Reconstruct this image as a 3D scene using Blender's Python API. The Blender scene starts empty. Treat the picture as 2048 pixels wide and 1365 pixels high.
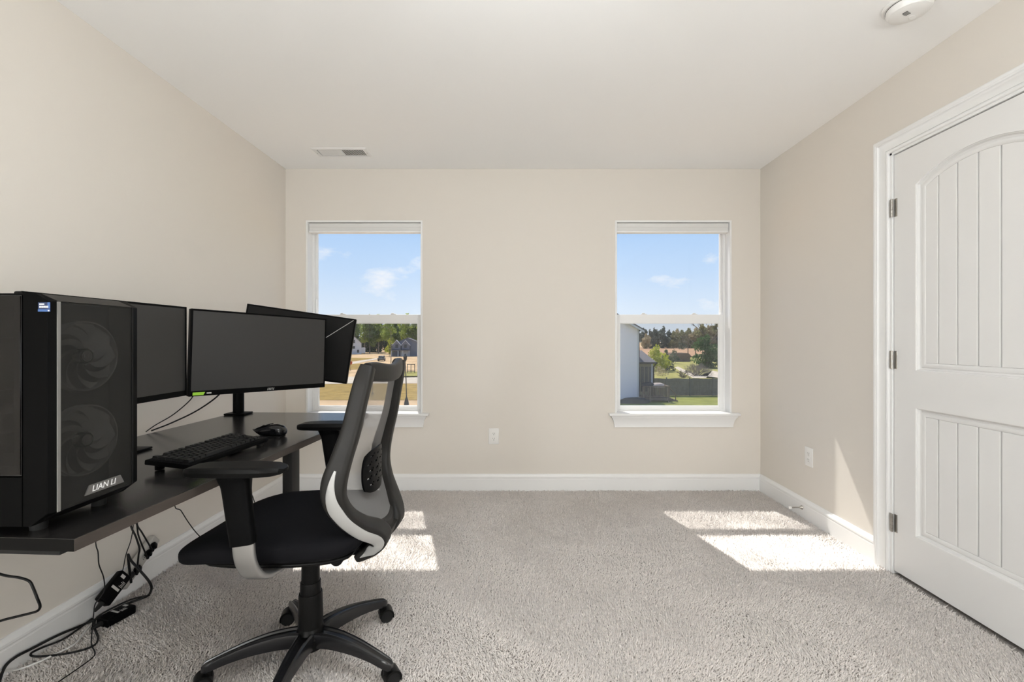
import bpy, bmesh, math, random
import numpy as np
from mathutils import Vector, Matrix, Euler

# ------------------------------------------------------------------ camera, sky, sun, exposure
scene = bpy.context.scene
COL = scene.collection
R = math.radians
F = 900.0                     # focal length in pixels of a 2048 px wide frame
CX, CY = 1034.0, 679.0        # vanishing point
CAMZ = 1.146
cam_d = bpy.data.cameras.new('camera')
cam_d.sensor_width = 36.0
cam_d.lens = 36.0 * F / 2048.0
cam_d.shift_x = -(CX - 1024.0) / 2048.0
cam_d.shift_y = -(682.5 - CY) / 2048.0
cam_d.clip_start = 0.02
cam_d.clip_end = 2000
cam = bpy.data.objects.new('camera', cam_d)
cam.location = (0, 0, CAMZ)
cam.rotation_euler = (R(90), 0, 0)
COL.objects.link(cam)
scene.camera = cam

scene.view_settings.view_transform = 'Standard'
scene.view_settings.look = 'None'
scene.view_settings.gamma = 1.0
scene.view_settings.use_curve_mapping = False
scene.view_settings.exposure = 0.0
try:
    scene.cycles.use_denoising = True
    scene.cycles.max_bounces = 10
    scene.cycles.diffuse_bounces = 6
    scene.cycles.transparent_max_bounces = 24
    scene.cycles.sample_clamp_indirect = 6.0
except Exception:
    pass

SUN_STRENGTH = 6.4
SKY_STRENGTH = 1.0
LAMP_STRENGTH = 43.0
FILL_LAMP_STRENGTH = 38.0

world = bpy.data.worlds.new('sky')
scene.world = world
world.use_nodes = True
wn, wl = world.node_tree.nodes, world.node_tree.links
wn.clear()
wo = wn.new('ShaderNodeOutputWorld')
wb = wn.new('ShaderNodeBackground')
wb.inputs['Strength'].default_value = SKY_STRENGTH
tc = wn.new('ShaderNodeTexCoord')
sx = wn.new('ShaderNodeSeparateXYZ')
rp = wn.new('ShaderNodeValToRGB')
rp.color_ramp.elements[0].position = 0.0
rp.color_ramp.elements[0].color = (0.80, 0.88, 0.98, 1)
rp.color_ramp.elements[1].position = 1.0
rp.color_ramp.elements[1].color = (0.16, 0.36, 0.80, 1)
for pos, c in ((0.06, (0.72, 0.84, 0.98, 1)), (0.14, (0.56, 0.74, 0.98, 1)), (0.25, (0.42, 0.64, 0.96, 1)), (0.5, (0.26, 0.48, 0.88, 1))):
    e = rp.color_ramp.elements.new(pos); e.color = c
wl.new(tc.outputs['Generated'], sx.inputs[0])
wl.new(sx.outputs['Z'], rp.inputs[0])
mp = wn.new('ShaderNodeMapping')
mp.inputs['Scale'].default_value = (5.0, 5.0, 11.0)
mp.inputs['Location'].default_value = (1.3, 0.35, 0.2)
nz = wn.new('ShaderNodeTexNoise')
nz.inputs['Scale'].default_value = 1.5
nz.inputs['Detail'].default_value = 6.0
nz.inputs['Roughness'].default_value = 0.55
cr = wn.new('ShaderNodeValToRGB')
cr.color_ramp.elements[0].position = 0.57
cr.color_ramp.elements[1].position = 0.76
mx = wn.new('ShaderNodeMix'); mx.data_type = 'RGBA'
mx.inputs['B'].default_value = (0.97, 0.975, 1.0, 1)
wl.new(tc.outputs['Generated'], mp.inputs[0])
wl.new(mp.outputs[0], nz.inputs['Vector'])
wl.new(nz.outputs['Fac'], cr.inputs[0])
wl.new(cr.outputs[0], mx.inputs['Factor'])
wl.new(rp.outputs[0], mx.inputs['A'])
wl.new(mx.outputs['Result'], wb.inputs[0])
wl.new(wb.outputs[0], wo.inputs[0])

sun_d = bpy.data.lights.new('sun', 'SUN')
sun_d.energy = SUN_STRENGTH
sun_d.angle = R(0.53)
sun_d.color = (1.0, 0.965, 0.90)
sun = bpy.data.objects.new('sun', sun_d)
SUN_TRAVEL = Vector((0.29, -1.0, -1.53))
sun.rotation_euler = SUN_TRAVEL.to_track_quat('-Z', 'Y').to_euler()
sun.location = (-4, 14, 22)
COL.objects.link(sun)

# ------------------------------------------------------------------ helpers
def at(px, py, Y):
    """the point at distance Y seen at image position (px, py) of the 2048 x 1365 frame"""
    return Vector(((px - CX) * Y / F, Y, CAMZ - (py - CY) * Y / F))

def on_z(px, py, z):
    Y = F * (CAMZ - z) / (py - CY)
    return Vector(((px - CX) * Y / F, Y, z))

def on_x(px, py, x):
    Y = F * x / (px - CX)
    return Vector((x, Y, CAMZ - (py - CY) * Y / F))

MATS = {}
def mat(name, col, rough=0.5, metal=0.0, bump=None, var=None, coat=0.0, spec=0.5, emit=None, grain=None):
    m = bpy.data.materials.new(name)
    m.use_nodes = True
    nt = m.node_tree; n = nt.nodes; l = nt.links
    p = n['Principled BSDF']
    p.inputs['Base Color'].default_value = (*col, 1)
    p.inputs['Roughness'].default_value = rough
    p.inputs['Metallic'].default_value = metal
    p.inputs['Specular IOR Level'].default_value = spec
    if coat:
        p.inputs['Coat Weight'].default_value = coat
        p.inputs['Coat Roughness'].default_value = 0.08
    tcn = n.new('ShaderNodeTexCoord')
    if var:                                    # (scale, amount, detail)
        nn = n.new('ShaderNodeTexNoise'); nn.inputs['Scale'].default_value = var[0]
        nn.inputs['Detail'].default_value = 4
        mi = n.new('ShaderNodeMix'); mi.data_type = 'RGBA'
        a = var[1]
        mi.inputs['A'].default_value = (*[c * (1 - a) for c in col], 1)
        mi.inputs['B'].default_value = (*[min(1, c * (1 + a)) for c in col], 1)
        rm = n.new('ShaderNodeMapRange')
        rm.inputs['From Min'].default_value = 0.3; rm.inputs['From Max'].default_value = 0.7
        l.new(tcn.outputs['Object'], nn.inputs['Vector'])
        l.new(nn.outputs['Fac'], rm.inputs['Value'])
        l.new(rm.outputs[0], mi.inputs['Factor'])
        l.new(mi.outputs['Result'], p.inputs['Base Color'])
    if grain:                                  # (scale vector, colour b, amount): stretched noise
        mpn = n.new('ShaderNodeMapping'); mpn.inputs['Scale'].default_value = grain[0]
        nn = n.new('ShaderNodeTexNoise'); nn.inputs['Scale'].default_value = 6; nn.inputs['Detail'].default_value = 6
        mi = n.new('ShaderNodeMix'); mi.data_type = 'RGBA'
        mi.inputs['A'].default_value = (*col, 1); mi.inputs['B'].default_value = (*grain[1], 1)
        l.new(tcn.outputs['Object'], mpn.inputs[0]); l.new(mpn.outputs[0], nn.inputs['Vector'])
        rm = n.new('ShaderNodeMapRange')
        rm.inputs['From Min'].default_value = 0.35; rm.inputs['From Max'].default_value = 0.65
        l.new(nn.outputs['Fac'], rm.inputs['Value']); l.new(rm.outputs[0], mi.inputs['Factor'])
        l.new(mi.outputs['Result'], p.inputs['Base Color'])
    if bump:                                   # (scale, strength, distance)
        bn = n.new('ShaderNodeTexNoise'); bn.inputs['Scale'].default_value = bump[0]; bn.inputs['Detail'].default_value = 3
        bb = n.new('ShaderNodeBump'); bb.inputs['Strength'].default_value = bump[1]
        bb.inputs['Distance'].default_value = bump[2] if len(bump) > 2 else 0.002
        l.new(tcn.outputs['Object'], bn.inputs['Vector'])
        l.new(bn.outputs['Fac'], bb.inputs['Height']); l.new(bb.outputs[0], p.inputs['Normal'])
    if emit:
        p.inputs['Emission Color'].default_value = (*emit[0], 1)
        p.inputs['Emission Strength'].default_value = emit[1]
    MATS[name] = m
    return m

def see_through(name, col, fac, rough=0.8):
    """woven or perforated sheet: part open, part solid"""
    m = bpy.data.materials.new(name); m.use_nodes = True
    nt = m.node_tree; n = nt.nodes; l = nt.links
    p = n['Principled BSDF']; p.inputs['Base Color'].default_value = (*col, 1); p.inputs['Roughness'].default_value = rough
    p.inputs['Specular IOR Level'].default_value = 0.2
    t = n.new('ShaderNodeBsdfTransparent'); s = n.new('ShaderNodeMixShader')
    s.inputs[0].default_value = fac
    l.new(t.outputs[0], s.inputs[1]); l.new(p.outputs[0], s.inputs[2])
    l.new(s.outputs[0], n['Material Output'].inputs[0])
    MATS[name] = m
    return m

def glass(name, tint=(1, 1, 1), ior=1.45):
    m = bpy.data.materials.new(name); m.use_nodes = True
    nt = m.node_tree; n = nt.nodes; l = nt.links
    n.remove(n['Principled BSDF'])
    t = n.new('ShaderNodeBsdfTransparent'); t.inputs[0].default_value = (*tint, 1)
    g = n.new('ShaderNodeBsdfGlossy'); g.inputs['Roughness'].default_value = 0.01
    lw = n.new('ShaderNodeLayerWeight'); lw.inputs[0].default_value = 0.5
    pw = n.new('ShaderNodeMath'); pw.operation = 'POWER'; pw.inputs[1].default_value = 4.0
    fr = n.new('ShaderNodeMath'); fr.operation = 'MULTIPLY_ADD'; fr.inputs[1].default_value = 0.85; fr.inputs[2].default_value = 0.02 + 0.3 * (ior - 1.45)
    l.new(lw.outputs['Facing'], pw.inputs[0]); l.new(pw.outputs[0], fr.inputs[0])
    s = n.new('ShaderNodeMixShader')
    l.new(fr.outputs[0], s.inputs[0]); l.new(t.outputs[0], s.inputs[1]); l.new(g.outputs[0], s.inputs[2])
    l.new(s.outputs[0], n['Material Output'].inputs[0])
    MATS[name] = m
    return m

def srgb(r, g, b):
    f = lambda c: (c / 255 / 12.92) if c / 255 <= 0.04045 else ((c / 255 + 0.055) / 1.055) ** 2.4
    return (f(r), f(g), f(b))

def spline(pts, sub=6):
    """Catmull-Rom through tuples of any length"""
    P = [np.array(p, float) for p in pts]
    P = [2 * P[0] - P[1]] + P + [2 * P[-1] - P[-2]]
    out = []
    for i in range(1, len(P) - 2):
        a, b, c, d = P[i - 1], P[i], P[i + 1], P[i + 2]
        for k in range(sub):
            t = k / sub
            out.append(0.5 * (2 * b + (c - a) * t + (2 * a - 5 * b + 4 * c - d) * t * t + (3 * b - a - 3 * c + d) * t ** 3))
    out.append(P[-2])
    return [tuple(p) for p in out]

class MB:
    def __init__(self):
        self.v, self.f = [], []
    def add(self, vs, fs, M=None):
        o = len(self.v)
        for p in vs:
            p = Vector(p)
            self.v.append(tuple(M @ p) if M is not None else tuple(p))
        self.f += [tuple(i + o for i in q) for q in fs]
        return self
    def box(self, x0, x1, y0, y1, z0, z1, M=None):
        vs = [(x, y, z) for z in (z0, z1) for y in (y0, y1) for x in (x0, x1)]
        return self.add(vs, [(0, 2, 3, 1), (4, 5, 7, 6), (0, 1, 5, 4), (2, 6, 7, 3), (0, 4, 6, 2), (1, 3, 7, 5)], M)
    def rbox(self, x0, x1, y0, y1, z0, z1, r=0.004, seg=2, M=None):
        bm = bmesh.new()
        bmesh.ops.create_cube(bm, size=1.0)
        for v in bm.verts:
            v.co = Vector(((x0 + x1) / 2 + v.co.x * (x1 - x0), (y0 + y1) / 2 + v.co.y * (y1 - y0), (z0 + z1) / 2 + v.co.z * (z1 - z0)))
        bmesh.ops.bevel(bm, geom=list(bm.edges), offset=r, segments=seg, profile=0.5, affect='EDGES')
        bm.verts.index_update()
        self.add([v.co.copy() for v in bm.verts], [[v.index for v in f.verts] for f in bm.faces], M)
        bm.free()
        return self
    def loft(self, rings, caps=True, M=None, closed=True):
        n = len(rings[0])
        vs = [p for r in rings for p in r]
        fs = []
        for i in range(len(rings) - 1):
            for j in range(n if closed else n - 1):
                k = (j + 1) % n
                fs.append((i * n + j, i * n + k, (i + 1) * n + k, (i + 1) * n + j))
        if caps and closed:
            fs.append(tuple(range(n - 1, -1, -1)))
            fs.append(tuple((len(rings) - 1) * n + j for j in range(n)))
        return self.add(vs, fs, M)
    def sweep(self, pts, side, n=14, ex=4.0, M=None):
        """pts: (x, y, z, depth, thickness); section is a superellipse, thickness along 'side'"""
        side = Vector(side)
        rings = []
        for i, p in enumerate(pts):
            a = Vector(pts[max(0, i - 1)][:3]); b = Vector(pts[min(len(pts) - 1, i + 1)][:3])
            T = (b - a).normalized()
            S = (side - T * side.dot(T)).normalized()
            N = T.cross(S)
            c = Vector(p[:3]); ring = []
            for k in range(n):
                th = 2 * math.pi * k / n
                ca, sa = math.cos(th), math.sin(th)
                u = math.copysign(abs(ca) ** (2 / ex), ca) * p[3] / 2
                w = math.copysign(abs(sa) ** (2 / ex), sa) * p[4] / 2
                ring.append(c + N * u + S * w)
            rings.append(ring)
        return self.loft(rings, True, M)
    def tube(self, pts, r, n=8, M=None):
        P = [Vector(p[:3]) for p in pts]
        rr = r if isinstance(r, (list, tuple)) else [r] * len(P)
        T0 = (P[1] - P[0]).normalized()
        up = Vector((0, 0, 1)) if abs(T0.z) < 0.9 else Vector((1, 0, 0))
        S = T0.cross(up).normalized()
        rings = []
        for i in range(len(P)):
            T = (P[min(i + 1, len(P) - 1)] - P[max(i - 1, 0)]).normalized()
            S = (S - T * S.dot(T)).normalized()
            N = T.cross(S)
            rings.append([P[i] + (S * math.cos(2 * math.pi * k / n) + N * math.sin(2 * math.pi * k / n)) * rr[i] for k in range(n)])
        return self.loft(rings, True, M)
    def lathe(self, prof, n=32, M=None):
        rings = [[(r * math.cos(2 * math.pi * k / n), r * math.sin(2 * math.pi * k / n), z) for k in range(n)] for r, z in prof]
        return self.loft(rings, True, M)
    def prism(self, poly, w0, w1, M=None):
        """poly (u, v) extruded along w; M maps (u, v, w) to space"""
        n = len(poly)
        vs = [(u, v, w0) for u, v in poly] + [(u, v, w1) for u, v in poly]
        fs = [tuple(range(n - 1, -1, -1)), tuple(range(n, 2 * n))] + [(i, (i + 1) % n, n + (i + 1) % n, n + i) for i in range(n)]
        return self.add(vs, fs, M)
    def mesh(self, name, smooth=True, angle=35):
        me = bpy.data.meshes.new(name)
        me.from_pydata(self.v, [], self.f)
        bm = bmesh.new(); bm.from_mesh(me)
        bmesh.ops.recalc_face_normals(bm, faces=bm.faces)
        bm.to_mesh(me); bm.free()
        if smooth:
            me.shade_smooth()
            me.set_sharp_from_angle(angle=R(angle))
        return me
    def build(self, name, m, parent=None, smooth=True, angle=35, bevel=0.0, world=False, seg=2):
        """world=True: the vertices are in world space and are moved into the (unrotated) parent's space"""
        if world and parent is not None:
            o_ = Vector(parent.location)
            self.v = [tuple(Vector(p) - o_) for p in self.v]
        o = bpy.data.objects.new(name, self.mesh(name, smooth, angle))
        o.data.materials.append(m)
        COL.objects.link(o)
        if parent is not None:
            o.parent = parent
        if bevel:
            b = o.modifiers.new('bevel', 'BEVEL'); b.width = bevel; b.segments = seg; b.limit_method = 'ANGLE'; b.angle_limit = R(40)
        return o

def tag(o, label=None, cat=None, group=None, kind=None):
    if label: o['label'] = label
    if cat: o['category'] = cat
    if group: o['group'] = group
    if kind: o['kind'] = kind
    return o

def thing(name, label, cat, loc=(0, 0, 0), rot=(0, 0, 0), group=None, kind=None):
    o = bpy.data.objects.new(name, None)
    o.empty_display_size = 0.05
    o.location = loc; o.rotation_euler = rot
    COL.objects.link(o)
    return tag(o, label, cat, group, kind)

def struct(o, label=None):
    return tag(o, label, None, None, 'structure')

def copy_tree(o, parent=None):
    c = o.copy(); COL.objects.link(c); c.parent = parent
    for ch in list(o.children):
        copy_tree(ch, c)
    return c

def text(name, body, size, m, parent, loc, rot, extrude=0.0004, shear=0.0, align='CENTER', sx=1.0):
    cu = bpy.data.curves.new(name, 'FONT')
    cu.body = body; cu.size = size; cu.extrude = extrude; cu.shear = shear
    cu.align_x = align; cu.align_y = 'CENTER'
    cu.resolution_u = 3
    tmp = bpy.data.objects.new(name, cu); COL.objects.link(tmp)
    me = bpy.data.meshes.new_from_object(tmp.evaluated_get(bpy.context.evaluated_depsgraph_get()))
    bpy.data.objects.remove(tmp)
    me.materials.clear(); me.materials.append(m)
    o = bpy.data.objects.new(name, me)
    o.location = loc; o.rotation_euler = rot; o.scale = (sx, 1, 1)
    COL.objects.link(o); o.parent = parent
    return o

# ------------------------------------------------------------------ materials
M_WALL = mat('beige_wall_paint', (0.705, 0.665, 0.61), 0.85, bump=(260, 0.10, 0.0006), spec=0.25)
M_CEIL = mat('white_ceiling_paint', (0.92, 0.92, 0.915), 0.9, bump=(180, 0.10, 0.0006), spec=0.2)
M_TRIM = mat('white_gloss_trim', (0.80, 0.80, 0.795), 0.35, spec=0.4)
M_DOOR = mat('white_door_paint', (0.76, 0.755, 0.745), 0.42, bump=(90, 0.03, 0.0004), spec=0.4)
M_VINYL = mat('white_vinyl', (0.82, 0.82, 0.815), 0.4, spec=0.4)
M_SHADE = mat('white_shade_fabric', (0.72, 0.715, 0.70), 0.8)
M_PLATE = mat('white_plastic', (0.80, 0.79, 0.77), 0.35)
M_SLOT = mat('dark_slot', (0.02, 0.02, 0.02), 0.7)
M_NICKEL = mat('satin_nickel', (0.42, 0.40, 0.37), 0.32, metal=1.0)
M_GLASS = glass('clear_glass')
M_SCREENMESH = see_through('insect_screen', (0.16, 0.17, 0.18), 0.16)
M_CARPET = mat('carpet_backing', (0.32, 0.295, 0.275), 1.0, var=(160, 0.3), spec=0.0)
M_BLACK = mat('black_plastic', (0.0022, 0.0022, 0.0024), 0.40, spec=0.06, bump=(700, 0.05, 0.0003))
M_BLACKSAT = mat('black_satin_plastic', (0.0048, 0.0047, 0.0046), 0.38, spec=0.12, bump=(500, 0.05, 0.0003))
M_BLACKGLOSS = mat('black_gloss_plastic', (0.004, 0.004, 0.0045), 0.14, spec=0.4)
M_CHAIRFRAME = mat('charcoal_chair_frame', (0.014, 0.0130, 0.0118), 0.46, spec=0.24, bump=(400, 0.06, 0.0003))
M_BASE = mat('black_base_nylon', (0.008, 0.008, 0.009), 0.27, spec=0.5)
M_FABRIC = mat('black_seat_fabric', (0.005, 0.005, 0.0062), 0.85, bump=(900, 0.3, 0.0006), spec=0.1)
M_SILVER = mat('grey_silver_plastic', (0.42, 0.42, 0.41), 0.38, metal=0.15)
M_BRACKET = mat('brushed_grey_metal', (0.34, 0.335, 0.325), 0.33, metal=0.75)
M_MESH = see_through('chair_mesh', (0.27, 0.265, 0.26), 0.56)
M_RUBBER = mat('black_rubber', (0.008, 0.008, 0.008), 0.6, spec=0.25)
M_DESK = mat('black_wood_laminate', (0.012, 0.0112, 0.0108), 0.22, bump=(60, 0.05, 0.0005), grain=((14, 1.2, 14), (0.018, 0.0168, 0.016)), spec=1.0)
M_DESKEDGE = mat('brown_black_edge_band', (0.050, 0.041, 0.035), 0.5, spec=0.25, grain=((6, 1.0, 6), (0.066, 0.054, 0.047)))
M_ENDSHADE = mat('shaded_end_laminate', (0.004, 0.0038, 0.0035), 0.6, spec=0.08)
M_STEEL = mat('black_powder_steel', (0.006, 0.006, 0.006), 0.5, spec=0.3, bump=(600, 0.1, 0.0003))
M_SCREEN = mat('matte_monitor_screen', (0.012, 0.012, 0.012), 0.45, spec=0.7)
M_SCREEN2 = mat('dark_monitor_screen', (0.004, 0.004, 0.004), 0.5, spec=0.2)
M_CASE = mat('black_case_metal', (0.0018, 0.0018, 0.0018), 0.55, spec=0.04, bump=(500, 0.06, 0.0003))
M_CASEGLASS = glass('smoked_glass', (0.22, 0.20, 0.19), 1.5)
M_CASEMESH = see_through('perforated_front', (0.024, 0.0235, 0.0215), 0.52, 0.55)
M_FAN = mat('grey_fan_plastic', (0.24, 0.232, 0.22), 0.5, spec=0.3)
M_FANDARK = mat('dark_fan_frame', (0.006, 0.006, 0.006), 0.6, spec=0.2)
M_ALU = mat('aluminium_trim', (0.24, 0.235, 0.225), 0.4, metal=0.5)
M_BLUE = mat('blue_sticker', srgb(17, 38, 78), 0.45)
M_BLUELT = mat('light_blue_sticker', srgb(56, 92, 148), 0.45)
M_WHITEINK = mat('white_print', (0.82, 0.82, 0.82), 0.5)
M_GREYINK = mat('grey_print', (0.40, 0.40, 0.39), 0.5)
M_GREEN = mat('green_sticker', srgb(150, 200, 60), 0.45)
M_KEY = mat('black_key', (0.008, 0.008, 0.008), 0.42, spec=0.3)
M_STRIP = mat('beige_power_strip', (0.40, 0.385, 0.36), 0.5)
M_WHITECORD = mat('white_cord', (0.66, 0.65, 0.63), 0.5)
M_CORD = mat('black_cord', (0.006, 0.006, 0.006), 0.5, spec=0.3)
M_LABEL = mat('pale_label', (0.5, 0.49, 0.47), 0.5)
M_LAMP = mat('lit_lamp_glass', (0.9, 0.9, 0.9), 0.5, emit=((0.925, 0.97, 1.0), LAMP_STRENGTH))
M_FILLLAMP = mat('fill_lamp_glass', (0.9, 0.9, 0.9), 0.5, emit=((0.925, 0.97, 1.0), FILL_LAMP_STRENGTH))

# ------------------------------------------------------------------ room shell
XL, XR, YB, YF, H = -1.757, 1.848, 3.4156, -1.70, 2.44
WT = 0.20
WB = 0.14                              # outer wall with the windows
WIN = [(-1.6015, -0.717), (0.744, 1.628)]
WZ0, WZ1 = 0.575, 2.049
DOOR_Y0, DOOR_Y1, DOOR_Z = 1.430, 2.230, 2.075       # rough opening in the right wall

b = MB().box(XL - WT, XR + WT, YF - WT, YB + WB, -0.25, -0.008)
floor = struct(b.build('floor', M_CARPET, None, False))
b = MB().box(XL - WT, XR + WT, YF - WT, YB + WB, H, H + 0.2)
struct(b.build('ceiling', M_CEIL, None, False))
b = MB().box(XL - WT, XL, YF - WT, YB + WB, -0.2, H + 0.1)
struct(b.build('wall_left', M_WALL, None, False))
b = MB().box(XL, XR, YF - WT, YF, -0.2, H + 0.1)
struct(b.build('wall_front', M_WALL, None, False))
b = MB()
b.box(XR, XR + WT, YF - WT, DOOR_Y0, -0.2, H + 0.1)
b.box(XR, XR + WT, DOOR_Y1, YB + WB, -0.2, H + 0.1)
b.box(XR, XR + WT, DOOR_Y0, DOOR_Y1, DOOR_Z, H + 0.1)
b.box(XR + WT - 0.02, XR + WT, DOOR_Y0, DOOR_Y1, -0.2, DOOR_Z)      # closes the far side of the doorway
struct(b.build('wall_right', M_WALL, None, False))
b = MB()
xs = [XL, WIN[0][0], WIN[0][1], WIN[1][0], WIN[1][1], XR]
for i in (0, 2, 4):
    b.box(xs[i], xs[i + 1], YB, YB + WB, -0.2, H + 0.1)
for w in WIN:
    b.box(w[0], w[1], YB, YB + WB, -0.2, WZ0)
    b.box(w[0], w[1], YB, YB + WB, WZ1, H + 0.1)
struct(b.build('wall_back', M_WALL, None, False))

# baseboards: profile (out from wall, height)
BB = [(0, 0), (0.015, 0), (0.015, 0.092), (0.0135, 0.095), (0.0135, 0.100), (0.016, 0.103), (0.0155, 0.112), (0.011, 0.119), (0.008, 0.124), (0.006, 0.131), (0, 0.131)]
def baseboard(name, axis, p0, p1, wall, sign):
    b = MB()
    if axis == 'x':
        b.prism(BB, p0, p1, Matrix(((0, 0, 1, 0), (sign, 0, 0, wall), (0, 1, 0, -0.006), (0, 0, 0, 1))))
    else:
        b.prism(BB, p0, p1, Matrix(((sign, 0, 0, wall), (0, 0, 1, 0), (0, 1, 0, -0.006), (0, 0, 0, 1))))
    return struct(b.build(name, M_TRIM, None, True, 25))
baseboard('baseboard_back', 'x', XL, XR, YB, -1)
baseboard('baseboard_left', 'y', YF, YB, XL, 1)
baseboard('baseboard_right', 'y', 2.307, YB, XR, -1)
baseboard('baseboard_right_near', 'y', YF, 1.353, XR, -1)
baseboard('baseboard_front', 'x', XL, XR, YF, 1)

# carpet pile: twisted tufts standing on the floor
def carpet():
    rng = np.random.default_rng(4)
    x0, x1, y0, y1 = XL + 0.012, XR - 0.012, 0.95, YB - 0.012
    s = 0.0064
    nx, ny = int((x1 - x0) / s), int((y1 - y0) / s)
    gx, gy = np.meshgrid(np.arange(nx), np.arange(ny))
    px = x0 + (gx.ravel() + 0.5) * s + rng.normal(0, 0.0016, nx * ny)
    py = y0 + (gy.ravel() + 0.5) * s + rng.normal(0, 0.0016, nx * ny)
    n = px.size
    # slow waves of lean direction, as left by feet and a vacuum cleaner
    a = (np.sin(px * 5.1 + 1.2 * np.sin(py * 3.3)) + np.sin(py * 6.7 + 2.1 * np.sin(px * 2.4 + 1)) + np.sin((px + py) * 11.0) * 0.6)
    ang = a * 1.4 + rng.normal(0, 1.0, n)
    lean = np.abs(rng.normal(0.0105, 0.0040, n))
    hgt = 0.0140 + rng.normal(0, 0.0036, n) + 0.0014 * np.sin(px * 9 + py * 7) * np.sin(py * 8 - px * 5)
    rad = 0.0040 + rng.normal(0, 0.0005, n)
    rot = rng.uniform(0, 2.1, n)
    V = np.zeros((n, 4, 3), np.float32)
    for k in range(3):
        V[:, k, 0] = px + rad * np.cos(rot + k * 2.0944)
        V[:, k, 1] = py + rad * np.sin(rot + k * 2.0944)
        V[:, k, 2] = -0.008
    V[:, 3, 0] = px + lean * np.cos(ang)
    V[:, 3, 1] = py + lean * np.sin(ang)
    V[:, 3, 2] = -0.008 + hgt
    base = (np.arange(n) * 4)[:, None]
    T = np.concatenate([base + np.array(t)[None, :] for t in ((0, 1, 3), (1, 2, 3), (2, 0, 3))], axis=1).reshape(-1, 3)
    me = bpy.data.meshes.new('carpet_pile')
    me.vertices.add(n * 4); me.vertices.foreach_set('co', V.ravel())
    me.loops.add(T.size); me.loops.foreach_set('vertex_index', T.ravel().astype(np.int32))
    me.polygons.add(len(T)); me.polygons.foreach_set('loop_start', np.arange(0, T.size, 3, dtype=np.int32))
    me.update(calc_edges=True)
    me.shade_smooth()
    m = mat('carpet_yarn', (0.80, 0.752, 0.718), 0.95, var=(170, 0.24), spec=0.1)
    me.materials.append(m)
    o = bpy.data.objects.new('carpet_pile', me); COL.objects.link(o)
    tag(o, 'pale greige cut-pile carpet covering the whole floor', 'carpet', None, 'stuff')
carpet()

# ------------------------------------------------------------------ windows
def ring_xz(b, x0, x1, z0, z1, wl_, wr_, wb_, wt_, y0, y1):
    b.box(x0, x0 + wl_, y0, y1, z0, z1)
    b.box(x1 - wr_, x1, y0, y1, z0, z1)
    b.box(x0 + wl_, x1 - wr_, y0, y1, z0, z0 + wb_)
    b.box(x0 + wl_, x1 - wr_, y0, y1, z1 - wt_, z1)

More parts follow.
